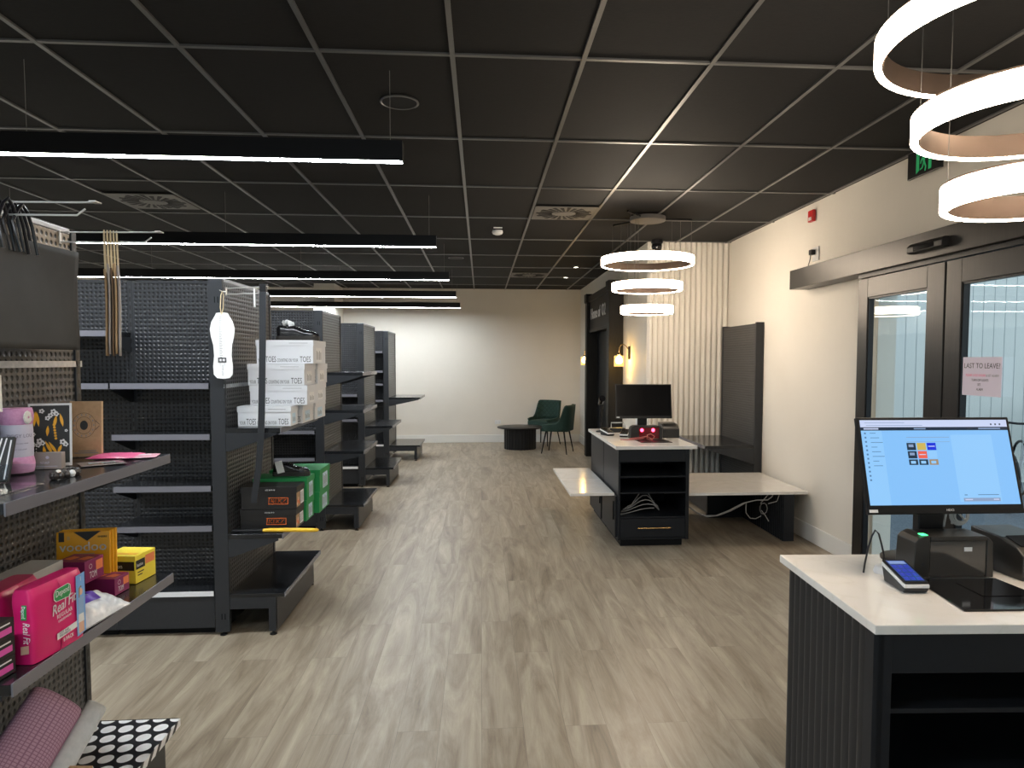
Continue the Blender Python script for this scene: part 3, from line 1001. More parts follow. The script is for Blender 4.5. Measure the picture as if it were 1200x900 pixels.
wob([(-.54, .05, .33), (-.45, .06, .26), (-.36, .06, .225), (-.27, .06, .225), (-.15, .06, .27), (-.02, .06, .335), (.10, .06, .36), (.2, .06, .36), (.24, .06, .39), (.25, .06, .412)], .005, c)
wob([(-.54, .065, .325), (-.44, .075, .25), (-.34, .075, .212), (-.25, .075, .22), (-.13, .075, .262), (-.0, .075, .33)], .004, c)
wob([(.16 + .035 * math.cos(t * .7), .05, .285 + .05 * math.sin(t * .7)) for t in range(20)], .0045, c)
wob([(0, .05, .335), (.0, .05, .25), (.04, .05, .20), (.09, .05, .195), (.14, .05, .22)], .004, c)
wob([(.14, .05, .27), (.18, .05, .22), (.21, .05, .17)], .004, c)
wob([(.13, .05, .33), (.2, .05, .41)], .004, c)
wob([(.20, .045, .33), (.28, .045, .35), (.30, .045, .41)], .004, c)
c = c.build('cable_bundle', 'cable_grey', smooth=True)
c.location = (2.35, 5.95, 0)
tag(c, 'loose grey cables looped under the low cream bench', 'cable')
c = MB()
random.seed(2)
for i in range(5):
    z0 = .262
    pts = []
    for t in range(9):
        a = t / 8
        pts.append((.04 + .30 * a + .02 * i, .10 + .03 * i + .03 * math.sin(3 * a + i), z0 + .012 * i * (1 - a) + (.05 + .03 * i) * math.sin(a * math.pi * (.5 + .12 * i)) ** 2))
    c.tube(pts, .0045, 6)
c = c.build('cable_bundle', 'cable_grey', smooth=True)
c.location = FC.location
tag(c, 'tangled grey cables on the lowest open shelf of the far counter', 'cable')

# ------------------------------------------------------------------ near counter
NR = R(-2.9)
NC = thing('counter_cabinet', 'near counter cabinet with ribbed side and open shelves, at the bottom right', 'cabinet', (1.078, 1.806, 0), NR)
L2 = 1.25
NH = .848
panel(NC, 'side_panel', 'rib', .014, .034, .012, .635, 0, NH)
q = MB(); ribs_x(q, .014, -1, .065, .630, 0, NH, .047)
q.build('ribbed_cladding', 'rib', NC, smooth=True)
panel(NC, 'corner_post', 'navy', .0035, .056, .012, .062, 0, NH)
panel(NC, 'side_panel', 'navy', L2 - .02, L2, .012, .66, 0, NH)
panel(NC, 'back_panel', 'dark_in', .0345, L2 - .0205, .54, .558, 0, NH)
panel(NC, 'fascia', 'navy', .0565, L2 - .0205, .015, .034, .733, NH)
for z in (.615, .40, .12):
    panel(NC, 'shelf', 'navy', .0565, L2 - .0205, .022, .539, z, z + .014)
panel(NC, 'rear_panel', 'rib', .0345, L2 - .0205, .56, .635, 0, NH)
wt2 = MB().box(0, L2 + .03, 0, .70, NH + .0005, .876).build('worktop', 'stone', bevel=.003)
wt2.location = NC.location; wt2.rotation_euler = (0, 0, NR)
tag(wt2, 'white stone worktop lying on the near counter, under the monitor and printers', 'worktop')

def nc(x, y, z=.876):      # a point on the near counter, from its own corner
    v = Matrix.Rotation(NR, 3, 'Z') @ Vector((x, y, z))
    return (v.x + 1.078, v.y + 1.806, v.z)
# ------------------------------------------------------------------ furniture by the far wall
t = thing('coffee_table', 'round black coffee table with ribbed drum base by far wall', 'table', (.71, 12.66, 0))
MB().lathe([(.001, .378), (.405, .378), (.418, .388), (.418, .398), (.41, .402), (.001, .402)], 64).build('tabletop', 'black', t, smooth=True)
dm = MB()
N_ = 120
prof = [(.285 + .006 * (1 if (i // 2) % 2 else 0)) for i in range(N_)]
pts = [(prof[i] * math.cos(2 * math.pi * i / N_), prof[i] * math.sin(2 * math.pi * i / N_)) for i in range(N_)]
dm.prism(pts, XY, 0, .3775)
dm.build('drum_base', 'black', t)

def chair(loc, rz, label):
    c = thing('dining_chair', label, 'chair', loc, rz, 'green upholstered chairs')
    # seat (front is -y)
    st = MB()
    def seat(u, v):
        x = (u - .5) * 2; y = (v - .5) * 2
        k = 1 - .10 * (y > 0) * y
        e = (1 - x ** 4) * (1 - y ** 4)
        return (x * .225 * k, y * .225, .455 + .028 * e ** .5)
    st.grid(seat, 12, 12)
    st.grid(lambda u, v: (seat(u, v)[0], seat(u, v)[1], .385), 12, 12)
    for (f1) in (lambda t: (t, 0), lambda t: (t, 1), lambda t: (0, t), lambda t: (1, t)):
        st.grid(lambda u, v, f1=f1: (lambda s: (s[0], s[1], .385 + (s[2] - .385) * v))(seat(*f1(u))), 12, 3)
    st.build('seat', 'felt', c, smooth=True)
    # wrap-around back: height falls toward the arm ends
    def shell(u, v, off=0.0):
        a = (u - .5) * R(290)
        w_ = abs(u - .5) * 2
        h_ = .84 if w_ < .36 else (.84 - .32 * (1 - math.cos(min(1, (w_ - .36) / .26) * math.pi)) / 2 - .03 * max(0, (w_ - .62) / .38))
        h0 = .40
        z = h0 + (h_ - h0) * v
        fl = 1 + .12 * v
        sq = lambda q: math.copysign(abs(q) ** .62, q)
        x = sq(math.sin(a)) * (.245 * fl - off)
        y = sq(math.cos(a)) * (.245 * (1 + .16 * v) - off)
        if y < -.02: y *= .9
        return (x, y, z)
    sh = MB()
    sh.grid(lambda u, v: shell(u, v), 40, 10)
    sh.build('backrest', 'felt', c, smooth='all', solid=.028)
    inn = MB()
    inn.grid(lambda u, v: shell(.24 + .52 * u, .22 + .76 * v, .020), 24, 10)
    inn.build('quilted_lining', 'quilt', c, smooth='all', solid=.006)
    for sx in (-1, 1):
        for sy in (-1, 1):
            MB().tube([(sx * .17, sy * .16, .384), (sx * .225, sy * .225, 0)], [.015, .009], 10).build('leg', 'black', c, smooth=True)
    return c
chair((1.33, 12.05, 0), R(-112), 'green upholstered chair nearer the camera, with its back turned to it')
chair((1.20, 13.22, 0), R(-38), 'green upholstered chair farther away, quilted inner back toward the camera')

# ------------------------------------------------------------------ lettering gathered into one mesh per printed face
def tmesh(body, size, sx=1.0, shear=0, align='LEFT', ext=.0002, sp=1.0):
    cu = bpy.data.curves.new('t', 'FONT')
    cu.body, cu.size, cu.shear, cu.align_x, cu.align_y = body, size, shear, align, 'BOTTOM_BASELINE'
    cu.extrude, cu.space_character, cu.resolution_u = ext, sp, 2
    tmp = bpy.data.objects.new('t', cu)
    COL.objects.link(tmp)
    dg = bpy.context.evaluated_depsgraph_get()
    me = bpy.data.meshes.new_from_object(tmp.evaluated_get(dg))
    bpy.data.objects.remove(tmp); bpy.data.curves.remove(cu)
    vs = [(v.co.x * sx, v.co.y, v.co.z) for v in me.vertices]
    fs = [tuple(p.vertices) for p in me.polygons]
    bpy.data.meshes.remove(me)
    return vs, fs
def face_map(face, plane):
    if face == 'y': return lambda p: (p[0], plane - p[2], p[1])
    if face == 'x': return lambda p: (plane + p[2], p[0], p[1])
    if face == 'nx': return lambda p: (plane - p[2], -p[0], p[1])
    if face == 'z': return lambda p: (p[0], p[1], plane + p[2])
class Print:
    """flat print on one face: lettering and patches share a mesh"""
    def __init__(s, face, plane):
        s.mb, s.fm = MB(), face_map(face, plane)
        s.mats, s.z = [], .0003
    def mi(s, m):
        if m not in s.mats: s.mats.append(m)
        return s.mats.index(m)
    def poly(s, pts, m, z=None):
        z = s.z if z is None else z
        i = s.mi(m)
        n = len(pts)
        s.mb.add([s.fm((a, b, z)) for a, b in pts], [tuple(range(n))], i)
        s.z += .00008
        return s
    def rect(s, a, b, c, d, m): return s.poly([(a, c), (b, c), (b, d), (a, d)], m)
    def disc(s, a, b, r, m, ry=None, n=20): return s.poly([(a + r * math.cos(2 * math.pi * i / n), b + (ry or r) * math.sin(2 * math.pi * i / n)) for i in range(n)], m)
    def ring(s, a, b, r, t, m, n=28, ry=None):
        q = (ry or r) / r
        vs, fs = [], []
        for i in range(n):
            w_ = 2 * math.pi * i / n
            for rr in (r, r - t): vs.append(s.fm((a + rr * math.cos(w_), b + rr * q * math.sin(w_), s.z)))
        for i in range(n):
            j = (i + 1) % n
            fs.append((2 * i, 2 * j, 2 * j + 1, 2 * i + 1))
        s.mb.add(vs, fs, s.mi(m)); s.z += .00008
        return s
    def text(s, body, a, b, size, m, rot=0, **k):
        vs, fs = tmesh(body, size, **k)
        c, sn = math.cos(rot), math.sin(rot)
        s.mb.add([s.fm((a + p[0] * c - p[1] * sn, b + p[0] * sn + p[1] * c, s.z + .0003 + p[2])) for p in vs], fs, s.mi(m))
        return s
    def build(s, parent, name='printed_face'):
        return s.mb.build(name, s.mats, parent, fix=False)

# ------------------------------------------------------------------ shoe boxes on the second end bay
def shoe_box(label, x0, x1, y0, y1, z0, z1, m, group, style):
    cx, cy = (x0 + x1) / 2, (y0 + y1) / 2
    b = thing('shoe_box', label, 'box', (cx, cy, z0 + .0005), 0, group)
    hx, hy, H = (x1 - x0) / 2, (y1 - y0) / 2, z1 - z0 - .001
    lid = min(.034, H * .32)
    MB().box(-hx + .003, hx - .003, -hy + .003, hy - .003, 0, H - .004).build('carton', m, b, bevel=.0015)
    lo = MB()
    lo.box(-hx, hx, -hy, hy, H - .003, H)
    lo.box(-hx, hx, -hy, -hy + .002, H - lid, H - .0031).box(-hx, hx, hy - .002, hy, H - lid, H - .0031)
    lo.box(-hx, -hx + .002, -hy + .0021, hy - .0021, H - lid, H - .0031).box(hx - .002, hx, -hy + .0021, hy - .0021, H - lid, H - .0031)
    lo.build('lid', m, b)
    if style == 'toes':
        p = Print('y', -hy + .003)
        xx = -hx + .012
        L_ = 2 * hx - .024
        for tx, sz, s_, wd in (('YOUR', .030, .55, .13), ('TOES', .050, .48, .21), ('COUNTING ON YOUR', .030, .52, .42), ('TOES', .050, .48, .22)):
            vs, fs = tmesh(tx, sz)
            w0 = max(v[0] for v in vs)
            p.text(tx, xx, .010, sz, 'ink', sx=wd * L_ / w0 * .93)
            xx += wd * L_ + .002
        p.build(b, 'printed_slogan')
        p = Print('y', -hy)
        p.rect(hx * .15, hx * .8, H - lid * .55, H - lid * .48, 'grey_ink')
        p.build(b, 'lid_print')
        p = Print('x', hx - .003)
        p.rect(-hy * .55, hy * .35, .012, H - lid - .010, 'label_blue' if z0 < 1.3 else 'paper')
        for k in range(4): p.rect(-hy * .45 + hy * .2 * k, -hy * .36 + hy * .2 * k, .024, H - lid - .03 - .008 * (k % 2), 'grey_ink')
        p.build(b, 'size_label')
    elif style == 'kekz':
        p = Print('y', -hy + .003)
        a, c_ = hx * -.02 if z0 > .65 else hx * -.07, .030
        wd, ht = .115, .040
        sk = .004
        for q in ((a, a + wd, c_, c_ + .003), (a, a + wd, c_ + ht - .003, c_ + ht)): p.rect(*q, 'orange')
        p.poly([(a, c_), (a + .003, c_), (a + .003 + sk, c_ + ht), (a + sk, c_ + ht)], 'orange')
        p.poly([(a + wd - sk, c_), (a + wd, c_), (a + wd, c_ + ht), (a + wd - .003, c_ + ht)], 'orange')
        vs, fs = tmesh('KEKZ', .034)
        w0 = max(v[0] for v in vs)
        for d in (0, .0012): p.text('KEKZ', a + .010 + d, c_ + .0085, .034, 'orange', sx=(wd - .024) / w0, shear=.15)
        p.build(b, 'printed_brand')
        p = Print('y', -hy)
        vs, fs = tmesh('SIZE 38  39  40', .011)
        p.text('SIZE 38 39 40', -.02, H - lid * .62, .011, 'paper', sx=.9)
        p.build(b, 'lid_print')
        p = Print('x', hx - .003)
        p.rect(-hy * .9, -hy * .1, .01, H - lid - .004, 'kraft')
        for k in range(4): p.disc(-hy * .75 + hy * .15 * k, .03 + .012 * (k % 3), .012, 'orange' if k % 2 else 'skin', n=7)
        p.rect(0, hy * .85, .014, H - lid - .006, 'paper')
        for k in range(4): p.rect(hy * .08 + hy * .18 * k, hy * .16 + hy * .18 * k, .022, H - lid - .014, 'grey_ink')
        p.build(b, 'size_label')
    else:
        p = Print('x', hx - .003)
        p.rect(-hy * .4, hy * .55, .010, H - lid - .002, 'label_blue')
        for k in range(4): p.rect(-hy * .3 + hy * .2 * k, -hy * .2 + hy * .2 * k, .03, H - lid - .016 - .01 * (k % 2), 'grey_ink')
        for k in range(2): p.rect(-hy * .3, hy * .35, .016 + .007 * k, .019 + .007 * k, 'grey_ink')
        p.build(b, 'size_label')
    return b
M['label_blue'] = mat('pale_blue_label', (.52, .68, .80), .6)
M['white_box'] = mat('white_box', (.66, .67, .70), .45)
GW = 'white shoe boxes on the upper shelf'
for (lb, *b) in (
    ('white shoe box at the front of the bottom layer of the white stack', -1.42, -1.112, 4.18, 4.345, 1.213, 1.331),
    ('white shoe box second from the front in the bottom layer of the white stack', -1.40, -1.088, 4.36, 4.63, 1.213, 1.331),
    ('white shoe box farthest back in the bottom layer of the white stack', -1.40, -1.080, 4.65, 4.95, 1.213, 1.331),
    ('front white shoe box in the second layer up, between bottom and third layers', -1.38, -1.040, 4.28, 4.545, 1.331, 1.450),
    ('rear white shoe box in the second layer up of the white stack', -1.38, -1.055, 4.57, 4.86, 1.331, 1.450),
    ('front white shoe box in the third layer up, under the one with the shoe', -1.39, -1.055, 4.28, 4.56, 1.450, 1.579),
    ('rear white shoe box in the third layer up of the white stack', -1.37, -1.045, 4.58, 4.86, 1.450, 1.579),
    ('topmost white shoe box, carrying a black shoe', -1.35, -1.010, 4.32, 4.66, 1.579, 1.722)):
    shoe_box(lb, *b, 'white_box', GW, 'toes')
shoe_box('black shoe box with orange logo, lower of the two black ones', -1.42, -1.095, 4.19, 4.375, .596, .718, 'box_black', 'black shoe boxes', 'kekz')
shoe_box('black shoe box with orange logo, upper of the two black ones', -1.415, -1.09, 4.19, 4.375, .718, .852, 'box_black', 'black shoe boxes', 'kekz')
GG = 'green shoe boxes on the lower shelf'
shoe_box('green shoe box directly behind the black boxes, lower one', -1.41, -1.085, 4.40, 4.60, .596, .728, 'box_green', GG, 'green')
shoe_box('green shoe box behind the black boxes, carrying a black shoe', -1.41, -1.08, 4.40, 4.60, .728, .868, 'box_green', GG, 'green')
shoe_box('green shoe box farthest back, lower one by the upright', -1.38, -1.06, 4.64, 4.94, .596, .735, 'box_green', GG, 'green')
shoe_box('green shoe box farthest back, topmost of its stack', -1.38, -1.055, 4.64, 4.94, .735, .882, 'box_green', GG, 'green')

def shoe(label, loc, L_, tissue):
    s_ = thing('shoe', label, 'shoe', loc, 0, 'black leather shoes')
    tops = [(0, .070), (.06, .082), (.18, .080), (.30, .072), (.40, .080), (.52, .068), (.66, .050), (.80, .043), (.92, .036), (1, .020)]
    wid = [(0, .018), (.06, .030), (.2, .033), (.4, .034), (.6, .041), (.75, .044), (.88, .038), (.96, .024), (1, .010)]
    def ip(t, T):
        for (a, p), (b, q) in zip(T, T[1:]):
            if t <= b: return p + (q - p) * (t - a) / (b - a)
        return T[-1][1]
    k = L_ / .28
    up = MB()
    def fn(u, v):
        a = math.pi * v
        h, w_ = ip(u, tops), ip(u, wid)
        c, s = math.cos(a), math.sin(a)
        return (-L_ / 2 + u * L_, math.copysign(abs(c) ** .7, c) * w_ * k, .026 + max(.004, (h * k - .004)) * abs(s) ** .75)
    up.grid(fn, 28, 14)
    up.build('upper', 'shoe', s_, smooth='all')
    so = MB()
    n = 26
    pts = [(-L_ / 2 - .004 + (L_ + .008) * i / n, ip(i / n, wid) * k + .004) for i in range(n + 1)]
    poly = pts + [(x, -y) for x, y in pts[::-1]]
    so.prism(poly, XY, .0, .028)
    so.build('sole', 'sole', s_, bevel=.003)
    la = MB()
    for i in range(4):
        u = .42 + .055 * i
        la.tube([(lambda p: (p[0], p[1], p[2] + .003))(fn(u, .5 + d)) for d in (-.22, -.1, 0, .1, .22)], .0022, 6)
    la.build('laces', 'rope', s_, smooth=True)
    if tissue:
        random.seed(5)
        t = MB()
        t.grid(lambda u, v: (-L_ * .5 + L_ * (.14 + .26 * u), (v - .5) * .05, .080 * k + .030 + .020 * math.sin(6 * u + 5 * v) * math.cos(7 * v) + .012 * random.random()), 9, 7)
        t.build('tissue', 'paper', s_, solid=.002)
    else:
        MB().box(-.002, .002, -.022, .022, 0, .075, T=Matrix.Translation((-L_ * .24, -.040, .025)) @ Matrix.Rotation(R(90), 4, 'Z') @ Matrix.Rotation(R(-14), 4, 'X')).build('price_tag', 'paper', s_)
    return s_
shoe('black lace-up shoe stuffed with white tissue on top of the white boxes', (-1.135, 4.46, 1.722), .25, True)
shoe('black shoe with a white tag on the side on top of the green boxes', (-1.20, 4.50, .868), .22, False)

sh = thing('shoehorn', 'long shoehorn with yellow handle lying before the black shoe boxes', 'shoehorn', (-1.19, 4.125, .597))
MB().tube([(-.255, .008, .012), (-.15, .006, .012), (-.08, .004, .012)], [.009, .009, .010], 8).build('blade', 'black', sh, smooth=True)
MB().tube([(-.0795, .004, .012), (-.04, .003, .014), (.10, 0, .013), (.20, -.002, .011), (.232, -.002, .011), (.24, -.002, .011)], [.010, .012, .0125, .012, .010, .004], 10).build('handle', 'yellow', sh, smooth=True)

# ------------------------------------------------------------------ hooks and what hangs from them
def prong_hook(label, loc, ln, rz=0, tip=True):
    h = thing('display_hook', label, 'hook', loc, rz, 'chrome display hooks')
    MB().box(0, .003, -.006, .006, -.040, .006).build('backplate', 'chrome', h, bevel=.001)
    MB().tube([(.0041, 0, 0), (ln, 0, .004)], .0028, 8).build('upper_wire', 'chrome', h, smooth=True)
    MB().tube([(.0041, 0, -.034), (ln - .045, 0, -.032), (ln - .022, 0, -.014)], .0028, 8).build('lower_wire', 'chrome', h, smooth=True)
    if tip: MB().box(ln - .004, ln + .014, -.016, .016, .0035, .0065).build('ticket_tip', 'chrome', h)
    return h
prong_hook('chrome double prong hook carrying the black tote bag', (-1.4625, 2.06, 2.035), .385)
prong_hook('chrome double prong hook carrying the brown paper bags', (-1.4625, 2.575, 2.045), .33)
prong_hook('chrome double prong hook carrying the long black strap', (-1.4625, 4.165, 2.012), .26, R(-19))
hk = MB().tube([(-1.4655, 4.155, 1.992), (-1.452, 4.13, 1.992), (-1.447, 4.07, 1.985), (-1.458, 4.055, 1.992)], .0025, 8).build('display_hook', 'chrome', smooth=True)
tag(hk, 'small single wire hook carrying the white foot gauge', 'hook')
# foot gauge
fg = thing('foot_gauge', 'white sole shaped foot measuring gauge hanging on a loop of twine', 'gauge', (-1.452, 4.066, 1.525))
half = [(0, -.03), (.030, -.026), (.046, -.005), (.048, .04), (.042, .10), (.045, .16), (.056, .21), (.060, .25), (.052, .29), (.034, .325), (.028, .340), (.012, .342)]
half = [(x * 1.13, z) for x, z in half]
poly = half + [(-x, z) for x, z in half[::-1] if x > 0]
MB().prism(poly, XZ, -.0015, .0015).build('plate', 'white', fg)
p = Print('y', -.0016)
p.rect(-.016, -.0148, .04, .33, 'grey_ink').rect(.008, .0092, .04, .33, 'grey_ink')
for k in range(24): p.rect(-.014, -.004 + .004 * (k % 2), .09 + .0098 * k, .092 + .0098 * k, 'ink')
p.rect(-.026, .020, .062, .090, 'ink').disc(-.012, .076, .010, 'grey_ink').disc(.006, .076, .010, 'grey_ink')
p.disc(-.012, .076, .005, 'white').disc(.006, .076, .005, 'white')
p.text('FOOT GAUGE', .004, -.012, .012, 'grey_ink', rot=R(90), sx=.8)
p.build(fg, 'printed_scale')
MB().tube([(-.002, -.004, .330), (-.007, -.004, .37), (-.002, -.004, .44), (.004, 0, .462), (.009, .005, .44), (.006, .004, .37), (.001, -.003, .335)], .0026, 6).build('twine_loop', 'twine', fg, smooth=True)
# strap
st = MB()
path = [(-1.225, 1.985), (-1.228, 1.85), (-1.235, 1.6), (-1.243, 1.35), (-1.252, 1.15), (-1.268, .98), (-1.288, .86), (-1.298, .785)]
for (a, za), (b, zb) in zip(path, path[1:]):
    st.add([(a - .018, 4.062, za), (a + .018, 4.062, za), (a + .018, 4.069, za), (a - .018, 4.069, za), (b - .018, 4.062, zb), (b + .018, 4.062, zb), (b + .018, 4.069, zb), (b - .018, 4.069, zb)],
           [(0, 1, 5, 4), (1, 2, 6, 5), (2, 3, 7, 6), (3, 0, 4, 7)])
st.quad((path[-1][0] - .018, 4.062, .785), (path[-1][0] + .018, 4.062, .785), (path[-1][0] + .018, 4.069, .785), (path[-1][0] - .018, 4.069, .785))
sr = thing('strap', 'long dark strap hanging from a hook in front of the shoe boxes', 'strap', (0, 0, 0))
st.build('band', 'charcoal', sr)
MB().box(-1.243, -1.207, 4.060, 4.095, 1.9855, 2.03).build('hanger_tab', 'black', sr, bevel=.003)
pt_ = tag(MB().box(-1.276, -1.268, 4.066, 4.069, 1.90, 2.003).build('price_tag', 'paper'), 'narrow white price tag hanging beside the long dark strap', 'tag')

# tote bag
tb = thing('tote_bag', 'large dark grey tote bag hanging flat at the left edge', 'bag', (-1.30, 2.13, 1.632))
def tote(u, v):
    y = -.28 + .51 * u
    return (.004 * math.sin(5 * u + 2 * v) + .004 * math.sin(7 * v * u + 1), y + .002 * math.sin(4 * v), .312 * v)
m = MB()
m.grid(tote, 24, 16)
m.build('body', 'tote', tb, smooth='all', solid=.02)
hd_ = MB()
random.seed(8)
for k in range(7):
    a = -.135 + .020 * k
    d = .012 * (k % 3) - .012
    z_ = .405 - .004 * (k % 2)
    hd_.tube([(d + .01, a - .05 + .004 * k, .27), (d, a - .045, .35), (d, a - .02, z_ - .012), (d, a, z_ + .004), (d, a + .02, z_ - .012), (d, a + .04, .35), (d + .01, a + .045, .27)], .0048, 8)
hd_.build('handles', 'rope', tb, smooth=True)

# paper carrier bags: a bunch seen edge-on
M['kraft_brown'] = mat('brown_paper', (.14, .085, .05), .8)
random.seed(3)
ang = R(25.5)
for k in range(5):
    ox = -.019 + .0095 * k
    base = Vector((-1.293, 2.575)) + Vector((math.cos(ang), math.sin(ang))) * ox
    lb = ['brown paper carrier bag at the left of the hanging bunch', 'brown paper carrier bag second from left in the hanging bunch', 'brown paper carrier bag in the middle of the hanging bunch',
          'brown paper carrier bag second from right in the hanging bunch', 'brown paper carrier bag at the right of the hanging bunch'][k]
    b = thing('paper_bag', lb, 'bag', (base.x, base.y, 1.615 + .006 * (k % 2)), ang, 'brown paper bags on the hook')
    zz = .30 + random.uniform(-.02, .02)
    def bagface(u, v, zz=zz, k=k): return (.006 * math.sin(3 * v) * v, -.12 + .20 * u, zz * v)
    MB().grid(bagface, 4, 8).build('body', ('kraft_dark', 'taupe', 'kraft_brown', 'kraft', 'taupe')[k], b, smooth='all', solid=.0062)
    ht = 2.052 - 1.615 - .006 * (k % 2)
    MB().tube([(.002, -.075, zz - .03), (.001, -.06, zz + .06), (.0, -.022, ht - .02), (0, 0, ht), (0, .022, ht - .02), (.001, .05, zz + .06), (.002, .06, zz - .03)], .0024, 6).build('handle', 'twine', b, smooth=True)

# ------------------------------------------------------------------ goods on the nearest end bay: upper shelf
Z1, Z2, ZB = 1.2535, .8045, .2465
# rolled baby blanket
rl = thing('rolled_blanket', 'rolled pink blanket with pale lilac paper band standing on the upper shelf', 'blanket', (-1.415, 2.235, Z1))
def roll_part(z0, z1, ra, m, name, rb=None, bulge=.004):
    pr = [(.001, z0)] + [((ra + bulge * math.sin(math.pi * t / 8)), z0 + (z1 - z0) * t / 8) for t in range(9)] + [(.001, z1)]
    return MB().lathe(pr, 28).build(name, m, rl, smooth=True)
r0 = roll_part(0.004, .052, .040, 'pinkfab', 'blanket_end')
roll_part(.0525, .150, .0405, 'lilac_band', 'paper_band', bulge=.001)
roll_part(.1505, .200, .040, 'pinkfab', 'blanket_end')
fl = MB()
for k in range(12):
    a = k * math.pi / 6
    fl.lathe([(.001, .044), (.007, .043), (.010, .040)], 10, (-.0 , -.012 + .011 * math.cos(a), .172 + .011 * math.sin(a)), ax='x')
flo = fl.build('printed_flower', 'white', rl)
p = Print('y', 0)
def on_roll(body, z, size, m, sx=1.0, w0=-.8):
    vs, fs = tmesh(body, size, sx=sx, align='CENTER')
    q = []
    for v in vs:
        t = w0 + v[0] / .042
        q.append(((.0425 + v[2]) * math.sin(t + math.pi / 2 + .0), -(.0425 + v[2]) * math.cos(t + math.pi / 2), v[1] + z))
    mb = MB(); mb.add(q, fs)
    return mb.build('band_lettering', m, rl, fix=False)
M['lil_ink'] = mat('lilac_ink', (.25, .24, .34), .6)
on_roll('ZIGGY LOU', .112, .015, 'lil_ink', .9, -.85)
on_roll('COTTON BABY WRAP', .092, .0055, 'lil_ink', .8, -.85)
on_roll('SOFT AND LIGHT', .074, .0055, 'lil_ink', .8, -.85)

# framed print: white sheet, dark print of bananas and blossoms
RP = R(18)
pr_ = thing('art_print', 'black card print with yellow bananas and white flowers leaning on the pegboard', 'print', (-1.400, 2.365, Z1 + .001), RP)
T = Matrix.Rotation(R(-6), 4, 'X')
MB().box(-.058, .062, 0, .004, .0, .205, T=T).build('sheet', 'white', pr_)
p = Print('y', -.0002)
p.rect(-.052, .056, .010, .198, 'ink')
def banana(a, b, l, ang):
    c, s = math.cos(ang), math.sin(ang)
    pts = []
    for t in range(9): pts.append(((t / 8 - .5) * l, .0045 * math.sin(math.pi * t / 8) + .002))
    for t in range(8, -1, -1): pts.append(((t / 8 - .5) * l, -.0045 * math.sin(math.pi * t / 8) + .002))
    p.poly([(a + x * c - y * s, b + x * s + y * c) for x, y in pts], 'gold_pack')
for q in ((-.038, .155, .05, 1.5), (-.030, .155, .05, 1.7), (.018, .145, .045, 1.4), (.036, .150, .045, 1.75), (-.003, .115, .035, 1.5), (.0, .062, .05, 2.0), (.012, .060, .05, 2.1), (-.012, .05, .035, 1.7), (.030, .055, .03, 1.2)): banana(*q)
for k in range(6): p.disc(.013 + .001 * k, .135 - .009 * k, .004, 'gold_pack', n=10)
def blossom(a, b, r):
    for k in range(5): p.disc(a + r * math.cos(k * 1.257), b + r * math.sin(k * 1.257), r * .62, 'white', n=8)
    p.disc(a, b, r * .3, 'ink', n=8)
for q in ((.012, .178, .0055), (.020, .17, .005), (.004, .166, .005), (-.004, .157, .005), (-.020, .18, .005), (-.026, .083, .006), (-.018, .076, .005), (-.030, .07, .005), (.038, .078, .006), (.046, .07, .005), (-.042, .105, .004), (-.042, .072, .0045), (.048, .115, .003)): blossom(*q)
for k in range(5): p.rect(-.036, -.033, .02 + .009 * k, .024 + .009 * k, 'white')
o = p.build(pr_, 'printed_picture')
o.matrix_local = T

kc = thing('kraft_gift_box', 'flat brown kraft gift box with round black emblem leaning on the pegboard', 'box', (-1.412, 2.585, Z1 + .0022), R(12))
T = Matrix.Rotation(R(-5), 4, 'X')
MB().box(-.045, .055, 0, .022, 0, .198, T=T).build('carton', 'kraft', kc, bevel=.001)
p = Print('y', -.0002)
ex, ez = .0, .112
p.disc(ex, ez, .0125, 'ink', ry=.017).ring(ex, ez, .025, .0010, 'ink', ry=.031).ring(ex, ez, .037, .0010, 'ink', ry=.045)
for k in range(14):
    a = k * 2 * math.pi / 14
    p.rect(ex + .031 * math.cos(a) - .0018, ex + .031 * math.cos(a) + .0018, ez + .038 * math.sin(a) - .003, ez + .038 * math.sin(a) + .003, 'grey_ink')
for sg in (-1, 1):
    p.poly([(ex + sg * .036, ez + .018), (ex + sg * .050, ez + .003), (ex + sg * .050, ez + .001), (ex + sg * .036, ez + .015)], 'ink')
    p.poly([(ex + sg * .036, ez - .018), (ex + sg * .050, ez - .003), (ex + sg * .050, ez - .001), (ex + sg * .036, ez - .015)], 'ink')
for k in range(2): p.rect(-.03 + .012 * k, .045 - .006 * k, .012 + .007 * k, .015 + .007 * k, 'grey_ink')
o = p.build(kc, 'printed_emblem'); o.matrix_local = T

gb = thing('soap_box', 'small taupe box standing in front of the banana print', 'box', (-1.385, 2.325, Z1), R(8))
MB().box(-.042, .048, -.014, .014, 0, .052).build('carton', 'taupe', gb, bevel=.001)
p = Print('y', -.0141)
p.text('SOAP', 0, .016, .012, 'lilac_band', sx=.9, align='CENTER').rect(-.03, .036, .008, .0095, 'lilac_band').disc(.008, .037, .005, 'lilac_band')
for k in range(3): p.disc(-.035, .012 + .013 * k, .003, 'lilac_band', n=8)
p.build(gb, 'printed_face')

